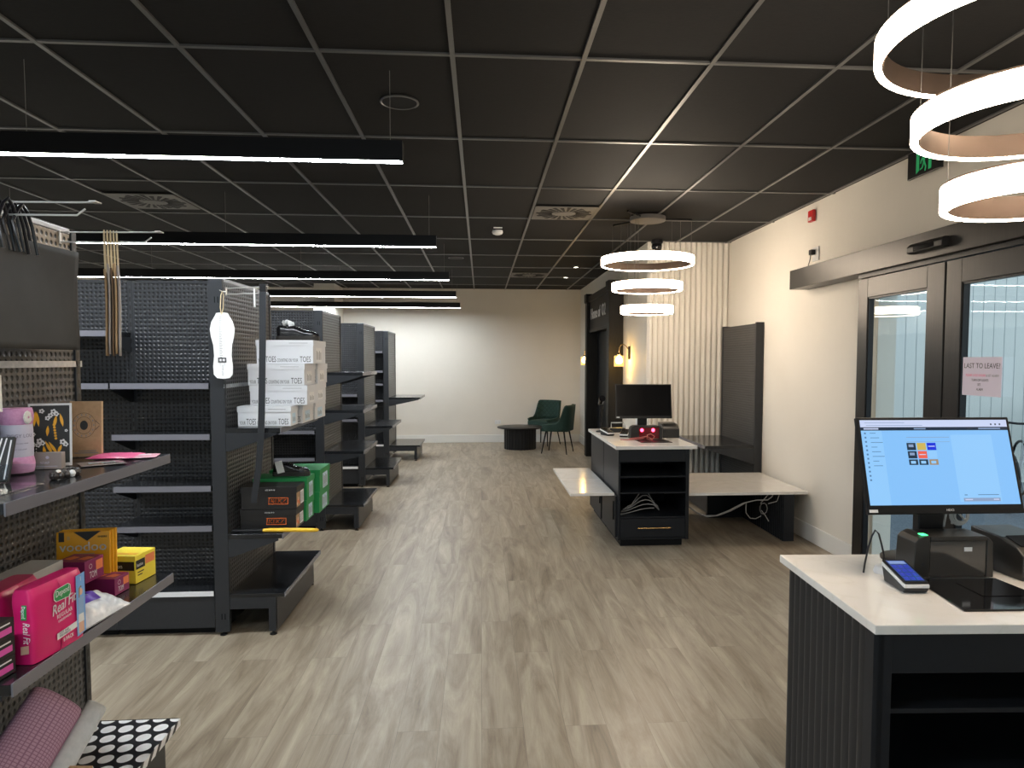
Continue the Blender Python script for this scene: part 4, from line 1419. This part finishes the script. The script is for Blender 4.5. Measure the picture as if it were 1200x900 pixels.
def packet(name, label, loc, rz, w_, d_, h_, m, ink, group=None):
    k = thing(name, label, 'packet', loc, rz, group)
    mb = MB()
    def fn(u, v, s):
        e = max(0, (1 - (2 * u - 1) ** 4) * (1 - (2 * v - 1) ** 4)) ** .5
        return ((u - .5) * w_, (v - .5) * d_, h_ * .5 + s * (h_ * .5 * e) + .0006 * math.sin(31 * u) * math.sin(23 * v))
    mb.grid(lambda u, v: fn(u, v, 1), 16, 12)
    mb.grid(lambda u, v: fn(u, v, -1), 16, 12)
    mb.build('pouch', m, k, smooth='all')
    if ink:
        p = Print('z', h_ + .0004)
        p.rect(-w_ * .30, w_ * .30, -d_ * .10, d_ * .08, ink)
        p.build(k, 'printed_face')
    return k
packet('flat_packet', 'bright pink flat packet lying on the upper shelf by the kraft box', (-1.292, 2.565, Z1), R(4), .150, .13, .014, 'pink_ink', None)
packet('flat_packet', 'pale pink printed packet at the outer end of the upper shelf', (-1.212, 2.58, Z1), R(14), .105, .10, .008, 'rose', 'white')
packet('flat_packet', 'grey clear packet lying in front of the pink packets', (-1.265, 2.42, Z1), R(35), .13, .11, .004, 'taupe_film', 'grey_ink')
bd = thing('bead_bracelet', 'dark brown bead bracelet lying at the edge of the upper shelf', 'bracelet', (-1.235, 2.16, Z1))
for k in range(14):
    a = k * 2 * math.pi / 14
    x_, y_ = .020 * math.cos(a), .055 * math.sin(a)
    T = Matrix.Translation((x_, y_, .010)) @ Matrix.Rotation(a, 4, 'Z')
    mb = MB().lathe([(.001, -.011), (.006, -.009), (.0095, 0), (.006, .009), (.001, .011)], 10)
    mb.v = [tuple(T @ Vector(q)) for q in mb.v]
    mb.build('bead', 'stonebead' if k % 7 else 'white_gloss', bd, smooth=True)
ac = thing('acrylic_stand', 'clear acrylic display stand at the left edge of the upper shelf', 'stand', (-1.270, 1.975, Z1))
m = MB().box(-.06, .045, -.11, .07, 0, .004)
m.box(-.06, -.056, -.11, .07, .0041, .055).box(-.0559, .045, .066, .07, .0041, .055)
m.build('tray', 'clear', ac)
bw = thing('patterned_book', 'black and white patterned book leaning at the left edge of the upper shelf', 'book', (-1.362, 2.05, Z1 + .0065), R(10))
T = Matrix.Rotation(R(-24), 4, 'X')
MB().box(-.09, .03, 0, .014, 0, .13, T=T).build('cover', 'ink', bw)
p = Print('y', -.0002)
for k in range(9): p.poly([(-.088 + .012 * k, .004), (-.084 + .012 * k, .004), (-.070 + .012 * k, .126), (-.074 + .012 * k, .126)] if k < 8 else [(0.02, .004), (.024, .004), (.026, .12), (.022, .12)], 'white')
o = p.build(bw, 'printed_pattern'); o.matrix_local = T
wc = tag(MB().box(-.004, 0, -.12, .005, 0, .105).build('hanging_card', 'white', bevel=.001), 'white card at the left edge under the tote bag', 'card')
wc.location = (-1.3658, 2.095, 1.452)
hk = tag(MB().tube([(-1.459, 2.06, 1.5745), (-1.42, 2.06, 1.5705), (-1.3715, 2.06, 1.5635), (-1.3675, 2.06, 1.557)], .002, 6).build('display_hook', 'chrome', smooth=True), 'thin wire hook holding the white card at the left edge', 'hook')

# ------------------------------------------------------------------ lower shelf
def pack(label, loc, rz, w_, d_, h_, lean=0, back=False):
    """soft plastic pack; the printed front faces local +x"""
    k = thing('soft_pack', label, 'pack', loc, rz, 'magenta underwear packs')
    mb = MB()
    n = 12
    def side(u, v):
        a = u * 2 * math.pi
        c, s = math.cos(a), math.sin(a)
        sq = lambda q, e: math.copysign(abs(q) ** e, q)
        f = 1 + .05 * math.sin(math.pi * v)
        tp = 1 - .30 * max(0, (v - .86) / .14) ** 2
        return (-d_ / 2 + sq(c, .28) * d_ / 2 * f * tp + .0015 * math.sin(9 * v + 4 * u) + lean * v, w_ / 2 + sq(s, .28) * w_ / 2 + .001 * math.sin(14 * v), h_ * v)
    mb.grid(side, 48, 12)
    for v in (0, 1):
        ring_ = [side(i / 48, v) for i in range(48)]
        mb.add(ring_, [tuple(range(48))])
    mb.build('wrapper', 'magenta', k, smooth=True)
    x_ = .0042
    p = Print('x', x_)
    g_ = lambda a, b, c, d: [(a + .008, b), (c - .008, b - .002), (c, b + .010), (c - .002, d - .006), (c - .012, d), (a + .006, d - .004), (a, d - .014), (a, b + .008)]
    p.poly(g_(w_ * .36, h_ * .70, w_ * .70, h_ * .89), 'white').poly([(a + (w_ * .53 - a) * .06, b + (h_ * .795 - b) * .09) for a, b in g_(w_ * .36, h_ * .70, w_ * .70, h_ * .89)], 'green_ink')
    p.text('Depend', w_ * .53, h_ * .77, .024, 'white', sx=.72, align='CENTER', rot=.05, shear=.1)
    for d in (0, .0008):
        p.text('Real Fit', w_ * .55 + d, h_ * .56 + d, .040, 'white', sx=.80, align='CENTER', rot=.16, shear=.35)
    p.text('REGULAR', w_ * .56, h_ * .47, .016, 'white', sx=.85, align='CENTER', rot=.08, sp=1.1)
    p.text('UNDERWEAR', w_ * .56, h_ * .41, .009, 'white', sx=.9, align='CENTER', rot=.08, sp=1.1)
    p.poly([(w_ * .40, h_ * .165), (w_ * .80, h_ * .20), (w_ * .80, h_ * .29), (w_ * .40, h_ * .255)], 'white')
    p.text('SOFT AND', w_ * .44, h_ * .225, .009, 'grey_ink', sx=.9, rot=.03).text('ABSORBENT', w_ * .44, h_ * .188, .009, 'grey_ink', sx=.9, rot=.03)
    p.text('8 PACK', w_ * .62, h_ * .10, .015, 'white', sx=.85, align='CENTER', rot=.03)
    # photograph strip: a figure in a blue top
    a0, a1 = w_ * .80, w_ * .985
    p.poly([(a0, h_ * .05), (a1, h_ * .08), (a1, h_ * .95), (a0, h_ * .93)], 'skyblue')
    cx = (a0 + a1) / 2
    p.poly([(cx - .012, h_ * .08), (cx + .012, h_ * .09), (cx + .010, h_ * .34), (cx - .011, h_ * .34)], 'skin')
    p.poly([(cx - .013, h_ * .24), (cx + .013, h_ * .24), (cx + .011, h_ * .37), (cx - .011, h_ * .37)], 'white')
    p.poly([(cx - .011, h_ * .36), (cx + .012, h_ * .36), (cx + .013, h_ * .60), (cx - .010, h_ * .61)], 'denim')
    p.disc(cx + .001, h_ * .68, .0075, 'skin', ry=.010)
    p.poly([(cx - .009, h_ * .60), (cx - .005, h_ * .60), (cx - .003, h_ * .74), (cx + .006, h_ * .745), (cx + .001, h_ * .77), (cx - .008, h_ * .74)], 'kraft_dark')
    p.text('1', cx, h_ * .84, .018, 'white', align='CENTER')
    p.build(k, 'printed_front')
    p = Print('y', -.0005)
    p.poly([(-d_ * .52, h_ * .60), (-d_ * .28, h_ * .60), (-d_ * .25, h_ * .80), (-d_ * .50, h_ * .80)], 'green_ink')
    p.text('Depend', -d_ * .48, h_ * .785, .014, 'white', rot=R(-90), sx=.72)
    p.text('Real Fit', -d_ * .44, h_ * .57, .026, 'white', rot=R(-90), sx=.72, shear=.25)
    p.poly([(-d_ * .58, h_ * .13), (-d_ * .22, h_ * .15), (-d_ * .22, h_ * .26), (-d_ * .58, h_ * .24)], 'skin')
    p.build(k, 'printed_end')
    return k
pack('magenta underwear pack standing in front at the edge of the lower shelf', (-1.164, 1.872, Z2), R(-5), .203, .060, .198)
pack('magenta underwear pack half hidden behind the front one', (-1.262, 1.905, Z2), R(3), .182, .085, .178)

def carton(name, label, loc, rz, w_, d_, h_, m, prints, cat='box', group=None):
    k = thing(name, label, cat, loc, rz, group)
    MB().box(-w_ / 2, w_ / 2, 0, d_, 0, h_).build('carton', m, k, bevel=.0012)
    for face, plane, fn in prints:
        p = Print(face, plane); fn(p); p.build(k)
    return k
def yb_y(p):
    p.rect(-.057, .057, .048, .080, 'box_black').text('bastion', -.040, .056, .022, 'paper', sx=.85).rect(-.046, -.043, .056, .078, 'paper')
def yb_x(p):
    p.rect(.003, .058, .050, .082, 'box_black').text('bastion', .008, .059, .017, 'paper', sx=.75).rect(.060, .118, .056, .088, 'coral')
    p.rect(.012, .05, .036, .040, 'ink').rect(.012, .04, .026, .030, 'ink')
carton('glove_box', 'yellow cardboard box with black brand panel at the far end of the lower shelf', (-1.286, 2.545, Z2), R(-6), .122, .125, .100, 'lemon',
       [('y', -.0001, yb_y), ('x', .0612, yb_x), ('z', .1002, lambda p: p.rect(-.05, .05, .02, .045, 'gold_pack'))])
def purple(label, loc, rz, w_=.10, d_=.085, h_=.062):
    def fx(p):
        p.text('TOM', d_ * .22, h_ * .15, h_ * .45, 'paper', rot=R(90) if False else 0, sx=.55)
        p.ring(d_ * .3, h_ * .7, .008, .0016, 'paper').rect(d_ * .58, d_ * .95, h_ * .42, h_ * .86, 'coral')
    def fz(p):
        for k in range(2): p.poly([(-w_ * .42 + w_ * .46 * k, d_ * .35), (-w_ * .12 + w_ * .46 * k, d_ * .25), (-w_ * .02 + w_ * .46 * k, d_ * .6), (-w_ * .30 + w_ * .46 * k, d_ * .72)], 'coral')
        p.rect(-w_ * .48, w_ * .48, d_ * .85, d_ * .88, 'magenta')
    return carton('tampon_box', label, loc, rz, w_, d_, h_, 'plum', [('x', w_ / 2 + .0001, fx), ('z', h_ + .0001, fz)], group='plum cartons')
purple('plum and orange carton lying flat before the yellow box', (-1.285, 2.415, Z2), R(-4), .105, .085, .058)
purple('plum and orange carton lying on top of another, before the gold pouch', (-1.335, 2.338, Z2 + .0672), R(-4), .10, .10, .072)
purple('plum carton under the topmost plum carton', (-1.395, 2.34, Z2), R(-4), .10, .10, .066)
carton('grey_carton', 'pale grey carton with dark print along the pegboard on the lower shelf', (-1.405, 2.135, Z2), R(-1), .10, .20, .150, 'paper_grey',
       [('y', -.0001, lambda p: p.rect(-.045, .045, .09, .118, 'ink').text('ORGANIC', -.04, .098, .016, 'paper', sx=.8).rect(-.045, .048, .06, .082, 'magenta')),
        ('x', .0501, lambda p: p.rect(.01, .19, .08, .12, 'plum').text('ORGANIC', .02, .09, .022, 'paper', sx=.9).rect(.02, .18, .04, .06, 'grey_ink'))])
vd = thing('stocking_pouch', 'gold hosiery pouch standing upright before the yellow box', 'pouch', (-1.364, 2.468, Z2 + .0022), R(9))
T = Matrix.Rotation(R(-3), 4, 'X')
for k in range(3):
    MB().box(-.083 + .004 * k, .083 + .006 * k, .012 * k, .012 * k + .010, 0, .205 + .002 * k, T=T).build('envelope', 'gold_pack', vd, bevel=.002)
p = Print('y', -.0002)
p.poly([(-.03, .2045), (.055, .2045), (.012, .172)], 'ink').rect(-.075, -.058, .172, .2045, 'ink')
for d in (0, .0007): p.text('voodoo', .0 + d, .138, .045, 'paper', sx=1.03, align='CENTER')
p.text('B', -.050, .178, .018, 'taupe_ink').text('SHEERS', .045, .182, .009, 'ink')
p.rect(-.03, .035, .126, .130, 'taupe_ink')
p.disc(.0, .045, .060, 'paper_grey', n=32).disc(.0, .045, .054, 'ink', n=32).disc(.01, .07, .02, 'taupe_ink')
o = p.build(vd, 'printed_face'); o.matrix_local = T
# clear bag with violet label
cb = thing('clear_bag', 'clear plastic bag of white pads with violet label beside the magenta pack', 'bag', (-1.205, 2.215, Z2), R(-6))
random.seed(12)
mb = MB()
def pillow(u, v):
    a, b = 2 * u - 1, 2 * v - 1
    e = max(0, (1 - abs(a) ** 3.2) * (1 - abs(b) ** 3.2)) ** .5
    n_ = .0035 * math.sin(15 * u + 2 * math.sin(7 * v)) * math.cos(13 * v + 3 * u) + .0015 * math.sin(37 * u * v)
    return (a * .055, b * .115, .006 + (.112 - .080 * u) * (1 - .35 * v) * e + n_ * e)
mb.grid(pillow, 28, 36)
mb.grid(lambda u, v: (pillow(u, v)[0], pillow(u, v)[1], .002), 8, 8)
mb.build('wrapper', 'foil', cb, smooth='all')
lab = MB()
lab.grid(lambda u, v: (lambda q: (q[0], q[1], q[2] + .0022))(pillow(.22 + .42 * u, .24 + .38 * v)), 8, 10)
lab.build('label', 'violet', cb, smooth='all')
t = MB()
for k in range(2):
    vs, fs = tmesh(('Cotton', 'Pads')[k], .020, sx=.8)
    t.add([(lambda q: (q[0] + .0005, q[1], q[2] + .0034 + p_[2]))(pillow(.46 - .15 * k - p_[1] * 4.0, .29 + p_[0] * 4.0)) for p_ in vs], fs)
t.build('label_lettering', 'paper', cb, fix=False)
for k, (zz, lb) in enumerate(((0, 'black and pink carton at the left edge, bottom of its stack'), (.0475, 'black and pink carton at the left edge, middle of its stack'), (.095, 'black and pink carton at the left edge, topmost of its stack'))):
    carton('pad_carton', lb, (-1.255, 1.727, Z2 + .0005 + zz), R(-3), .12, .115, .0465, 'box_black',
           [('x', .0601, lambda p: p.rect(.01, .105, .010, .026, 'rosebar').rect(.02, .10, .034, .038, 'paper')), ('y', -.0001, lambda p: p.rect(-.05, .05, .012, .03, 'rosebar'))], group='black and pink cartons')
# ------------------------------------------------------------------ base deck
pk = tag(MB().box(-1.455, -1.138, 1.775, 2.655, ZB, ZB + .003).box(-1.1375, -1.1345, 1.775, 2.655, ZB - .024, ZB + .003).build('polka_dot_sheet', 'dots'), 'black sheet with white polka dots covering the base deck at lower left', 'sheet')
ZB += .0035
def mat_roll(label, top, bot, a, b, m, cat, thick=.006, name='rolled_mat', nseg=40, uvs=1):
    k = thing(name, label, cat, bot, 0)
    A = Vector(top) - Vector(bot)
    n_ = A.normalized()
    s_ = Vector((.42, .90, 0)); s_ = (s_ - n_ * s_.dot(n_)).normalized()
    t_ = n_.cross(s_)
    mb = MB()
    L_ = A.length
    def fn(u, v):
        w_ = u * 2 * math.pi * 1.25
        sp = 1 - .10 * u
        sq = lambda q: math.copysign(abs(q) ** .8, q)
        q = s_ * (sq(math.cos(w_)) * a * sp) + t_ * (sq(math.sin(w_)) * b * sp) + A * v
        return q
    mb.grid(fn, nseg, 8, uv=lambda u, v: (u * 2 * math.pi * 1.25 * (a + b) * .5 , v * L_))
    mb.build('mat', m, k, smooth='all', solid=thick)
    return k
M['white_mat'] = noisy('white_mat', (.55, .58, .60), (.64, .66, .68), 60, .7)
mat_roll('pink gridded mat rolled up, leaning on the base deck at lower left', (-1.362, 2.295, .505), (-1.385, 1.98, ZB + .075), .085, .036, 'grid_mat', 'mat')
mat_roll('pale grey mat rolled up beside the pink gridded mat', (-1.298, 2.40, .435), (-1.305, 2.13, ZB + .045), .032, .014, 'white_mat', 'mat')
carton('kraft_carton', 'small kraft carton at the bottom edge among the mats', (-1.225, 2.06, ZB), R(-4), .07, .10, .115, 'kraft', [('y', -.0001, lambda p: p.rect(-.02, .02, .05, .07, 'coral'))])

# ------------------------------------------------------------------ devices on the near counter
def monitor(label, x, y, zb, tilt, rz, zt, lit):
    """screen faces local -y; zt = height of the surface it stands on"""
    k = thing('computer_monitor', label, 'monitor', (x, y, zt), rz)
    W, H = .545, .332
    T = Matrix.Translation((0, 0, zb - zt)) @ Matrix.Rotation(R(-tilt), 4, 'X')
    MB().box(-W / 2, W / 2, 0, .018, 0, H, T=T).build('bezel', 'black', k, bevel=.003)
    MB().box(-W * .32, W * .32, .0185, .045, .05, H * .80, T=T).build('rear_housing', 'black', k, bevel=.012)
    sc = MB()
    if lit:
        mats = ['s_bg', 's_panel', 's_top', 's_bar', 's_dark', 's_yel', 's_blue', 's_red', 's_tan', 's_grey', 's_lineink']
        fw_, f0, f1 = W - .020, .030, H - .010
        q = [0]
        def rc(a, b, c, d, m):
            y_ = -.0006 - .00006 * q[0]; q[0] += 1
            x0_, x1_ = -fw_ / 2 + a * fw_, -fw_ / 2 + b * fw_
            z1_, z0_ = f1 - c * (f1 - f0), f1 - d * (f1 - f0)
            sc.quad(*[T @ Vector(v) for v in ((x0_, y_, z0_), (x1_, y_, z0_), (x1_, y_, z1_), (x0_, y_, z1_))], m=m)
        rc(0, 1, 0, 1, 0)
        rc(0, 1, 0, .085, 2); rc(0, 1, .085, .125, 3)
        rc(0, .14, .125, 1, 1)
        rc(.60, .88, .18, .97, 1)
        rc(.02, .12, .096, .112, 2); rc(.36, .44, .098, .112, 9); rc(.80, .95, .098, .112, 9)
        rc(.30, .59, .205, .211, 9); rc(.30, .59, .26, .264, 9)
        rc(.03, .30, .03, .036, 9); rc(.04, .42, .062, .068, 9)
        for i in range(3): rc(.885 + .03 * i, .895 + .03 * i, .045, .065, 4)
        cols = [[4, 5, 6], [4, 7, 1], [4, 4, 8]]
        for j in range(3):
            for i in range(3):
                a = .295 + .068 * i
                b_ = .275 + .098 * j
                rc(a, a + .060, b_, b_ + (.086 if j < 2 else .065), cols[j][i])
                if cols[j][i] in (4, 8): rc(a + .012, a + .045, b_ + .018, b_ + .05, 9 if j < 2 else 1)
                if cols[j][i] in (6, 7): rc(a + .008, a + .052, b_ + .036, b_ + .046, 2)
        for j in range(12): rc(.018, .030, .15 + .05 * j, .17 + .05 * j, 10)
        for j in range(8): rc(.055, .095 + .02 * (j % 3), .155 + .055 * j, .162 + .055 * j, 10)
        rc(.63, .65, .885, .895, 10); rc(.72, .86, .885, .893, 10)
        rc(.62, .865, .925, .965, 9); rc(.63, .68, .938, .950, 2); rc(.82, .855, .938, .950, 2)
        sc.build('screen', mats, k, fix=False)
    else:
        sc.box(-W / 2 + .010, W / 2 - .010, -.0012, -.0002, .024, H - .010, T=T)
        sc.build('screen', 'screen_off', k)
    p = Print('y', -.0004)
    p.text('HDCI' if lit else '', .012, .009, .011, 'paper', sx=1.0, align='CENTER') if lit else None
    p.rect(-W / 2 + .004, -W / 2 + .034, .006, .016, 'paper')
    o = p.build(k, 'badge'); o.matrix_local = T
    MB().box(-.045, .045, .085, .122, .014, zb - zt + .18).build('stand_post', 'black', k, bevel=.004)
    MB().lathe([(.001, 0), (.105, 0), (.105, .008), (.09, .013), (.001, .0135)], 36, (0, .190, 0)).build('stand_base', 'black', k, smooth=True)
    return k
px_, py_, pz_ = nc(.54, .48)
monitor('computer monitor with bright blue sales screen on the near counter', 1.562, 2.215, 1.088, 17, R(-1.0), .8765, True)
monitor('dark switched off computer monitor on the far counter', 1.570, 6.62, 1.045, 9, R(-1), .8755, False)
ck = MB()
for k in range(3):
    r_ = .034 - .006 * k
    ck.tube([(r_ * math.cos(t * math.pi / 10), -.004 * k, r_ * math.sin(t * math.pi / 10)) for t in range(20)], .0035, 6, True)
ck.tube([(-.055, .002, -.04), (-.045, .002, .02), (-.03, .002, .075)], .004, 6)
ck.tube([(-.028, -.002, -.03), (-.026, -.002, .02), (-.005, -.002, .05), (0, -.002, .075)], .004, 6)
ck.tube([(-.02, -.008, .02), (.02, -.008, -.02)], .0035, 6)
ck = ck.build('cable_coil', 'cable_pale', smooth=True)
ck.location = (1.668, 2.303, 1.062)
tag(ck, 'coiled pale grey cable hanging below the lit monitor', 'cable')

def label_printer(label, loc, rz, lit):
    """front faces local -y"""
    k = thing('label_scanner', label, 'scanner', loc, rz, 'black counter scanners')
    W = .275 if not lit else .30
    lw, rw = (.056, .026) if not lit else (.078, .032)
    H = .145 if not lit else .125
    D = .11
    m = MB()
    m.prism([(-W / 2, .004), (-W / 2 + .006, H - .022), (-W / 2 + .020, H - .008), (-W / 2 + .04, H), (-W / 2 + lw, H), (-W / 2 + lw, .004)], lambda p, q, a: (p, a, q), 0, D)
    m.prism([(W / 2 - rw, .004), (W / 2 - rw, H - .006), (W / 2 - .018, H - .008), (W / 2 - .004, H - .024), (W / 2, .004)], lambda p, q, a: (p, a, q), .0, D)
    m.box(-W / 2 + lw + .0005, W / 2 - rw - .0005, .03, D, .004, H - .018)
    m.box(-W / 2 + lw + .0005, W / 2 - rw - .0005, -.002, D, H - .0175, H - .002)
    m.build('housing', 'black_soft', k, bevel=.003)
    fp = MB().box(-W / 2 + lw + .002, W / 2 - rw - .002, .002, .006, .008, H - .019).build('window', 'smoke_glass' if not lit else 'red_win', k)
    if not lit:
        MB().box(-.108, -.088, .004, .028, H + .0003, H + .003).build('indicator_light', 'led_green', k)
        MB().box(.035, .062, .0005, .0018, .092, .106).build('label_sticker', 'paper', k)
        MB().lathe([(.001, -.002), (.005, -.002), (.005, .0005)], 16, (-.105, -.0, .05), ax='y').build('button', 'charcoal', k)
    else:
        for q in (-.045, .06):
            MB().lathe([(.001, -.010), (.012, -.009), (.016, 0.0015)], 16, (q, 0, .085), ax='y').build('red_light', 'led_red', k, smooth=True)
    mp = MB()
    if not lit: mp.prism([(-.136, -.012), (-.163, -.30), (.16, -.30), (.135, -.012)], XY, 0, .006)
    else: mp.prism([(-.13, -.012), (-.11, -.27), (.17, -.27), (.15, -.012)], XY, 0, .004)
    mp.build('scan_mat', 'black_gloss' if not lit else 'black', k, bevel=.002)
    if not lit:
        MB().box(-.03, .11, -.19, -.06, .0063, .0075).build('scan_plate', 'black_gloss', k)
    return k
M['black_soft'] = mat('black_soft_plastic', (.022, .020, .018), .32)
label_printer('black counter scanner with green light on the near counter', (1.565, 2.18, .8766), R(-2), False)
FS = label_printer('black counter scanner with two glowing red lights on the far counter', (1.525, 6.325, .8755), R(0), True)

def receipt_printer(label, loc, rz, txt):
    k = thing('receipt_printer', label, 'printer', loc, rz, 'receipt printers')
    m = MB().prism([(0, 0), (0, .085), (.03, .105), (.10, .125), (.24, .132), (.24, 0)], YZ, 0, .155)
    m.build('housing', 'black_soft', k, bevel=.004)
    m = MB().prism([(.034, .1075), (.10, .1265), (.10, .1285), (.034, .1095)], YZ, .02, .135)
    m.build('paper_slot', 'dark_in', k)
    if txt: text(txt, .016, 'paper', k, (.040, -.0006, .066), FACE_Y, 'brand_lettering')
    return k
receipt_printer('black receipt printer at the right edge on the near counter', (1.772, 2.135, .8766), R(2), 'EPSON')
receipt_printer('black receipt printer right of the dark monitor on the far counter', (1.705, 6.43, .8755), R(-3), '')

def eftpos(label, loc, rz, lit):
    k = thing('card_terminal', label, 'terminal', loc, rz, 'card payment terminals')
    b0 = [(.010, .0), (.130, .0), (.147, .048), (0, .016)]
    MB().prism(b0, YZ, -.038, .038).build('base', 'charcoal', k, bevel=.004)
    MB().prism([(0, .0165), (.147, .0485), (.147, .060), (0, .028)], YZ, -.040, .040).build('shell', 'white_plastic', k, bevel=.003)
    top = MB().prism([(.003, .0295), (.145, .0604), (.145, .0664), (.003, .0355)], YZ, -.0375, .0375).build('bezel', 'black', k, bevel=.002)
    zf = lambda y: .0355 + (y - .003) * (.0309 / .142) + .0006
    s_ = MB()
    s_.quad(*[(x, y, zf(y)) for x, y in ((-.031, .012), (.031, .012), (.031, .138), (-.031, .138))], m=0)
    for i in range(3):
        for j in range(4):
            a, b = -.027 + .019 * i, .016 + .0245 * j
            s_.quad(*[(x, y, zf(y) + .0003) for x, y in ((a, b), (a + .015, b), (a + .015, b + .019), (a, b + .019))], m=1)
    s_.quad(*[(x, y, zf(y) + .0003) for x, y in ((-.027, .116), (.027, .116), (.027, .134), (-.027, .134))], m=2)
    s_.build('touchscreen', ['eft_bg', 'blue_lid', 'eft_top'] if lit else ['black_gloss', 'smoke_glass', 'smoke_glass'], k, fix=False)
    return k
M['eft_bg'] = mat('screen_eft', (0, 0, 0), .2, emit=(.04, .08, .30), es=.8)
M['eft_top'] = mat('screen_eft_top', (0, 0, 0), .2, emit=(.30, .42, .75), es=.8)
ET = eftpos('card payment terminal with lit blue keypad on the near counter', (1.352, 2.045, .8766), R(-4), True)
eftpos('silver card payment terminal at the left of the far counter', (1.255, 6.64, .8755), R(24), False)
eftpos('dark card payment terminal beside the silver one on the far counter', (1.345, 6.50, .8755), R(-20), False)
dk_ = thing('terminal_dock', 'small white dock behind the lit card terminal', 'dock', (1.372, 2.262, .8766))
MB().lathe([(.001, 0), (.030, 0), (.032, .006), (.026, .022), (.012, .026), (.001, .026)], 28).build('body', 'white_plastic', dk_, smooth=True)
cc = MB().tube([(1.292, 2.245, .884), (1.294, 2.242, .915), (1.302, 2.238, .97), (1.312, 2.235, 1.012), (1.322, 2.233, 1.032), (1.334, 2.232, 1.02), (1.346, 2.232, .98), (1.357, 2.236, .945), (1.362, 2.248, .915)], .0032, 8).build('power_cord', 'rope', ET, smooth=True)
cc.matrix_parent_inverse = (Matrix.Translation((1.352, 2.045, .8766)) @ Matrix.Rotation(R(-4), 4, 'Z')).inverted()
# cables and small things on the far counter
cc = MB()
cc.tube([(1.36, 6.30, .885), (1.42, 6.24, .90), (1.50, 6.20, .915), (1.54, 6.17, .895), (1.52, 6.15, .886), (1.49, 6.17, .90), (1.50, 6.2, .93), (1.53, 6.19, .94), (1.56, 6.17, .92), (1.53, 6.15, .886)], .004, 6)
cc.tube([(1.27, 6.28, .881), (1.34, 6.24, .882), (1.42, 6.22, .889), (1.47, 6.19, .90)], .004, 6)
cc = cc.build('power_cord', 'red_cord', FS, smooth=True)
cc.matrix_parent_inverse = Matrix.Translation((-1.525, -6.325, -.8755))
bs = thing('barcode_scanner', 'black handheld scanner on a stand left of the dark monitor', 'scanner', (1.215, 7.02, .8755))
MB().lathe([(.001, 0), (.05, 0), (.045, .012), (.012, .02), (.010, .10), (.001, .10)], 24).build('stand', 'black', bs, smooth=True)
MB().tube([(0, 0, .1005), (0, -.01, .20), (0, -.03, .28)], [.016, .018, .020], 10).build('grip', 'black', bs, smooth=True)
MB().tube([(0, .03, .285), (0, -.06, .335), (0, -.09, .345)], [.022, .030, .032], 12).build('head', 'black_gloss', bs, smooth=True)
tp = thing('till_roll_holder', 'grey wire cable loop and white block behind the dark monitor', 'holder', (1.44, 6.98, .8755))
MB().box(-.14, .02, -.03, .05, 0, .045).build('tray', 'charcoal', tp, bevel=.004)
MB().tube([(-.13, -.035, .05), (-.13, -.035, .10), (0, -.035, .10), (.02, -.035, .05)], .006, 8).build('wire', 'chrome', tp, smooth=True)
MB().box(.14, .22, -.02, .06, 0, .14).build('till_roll', 'white_plastic', tp, bevel=.004)
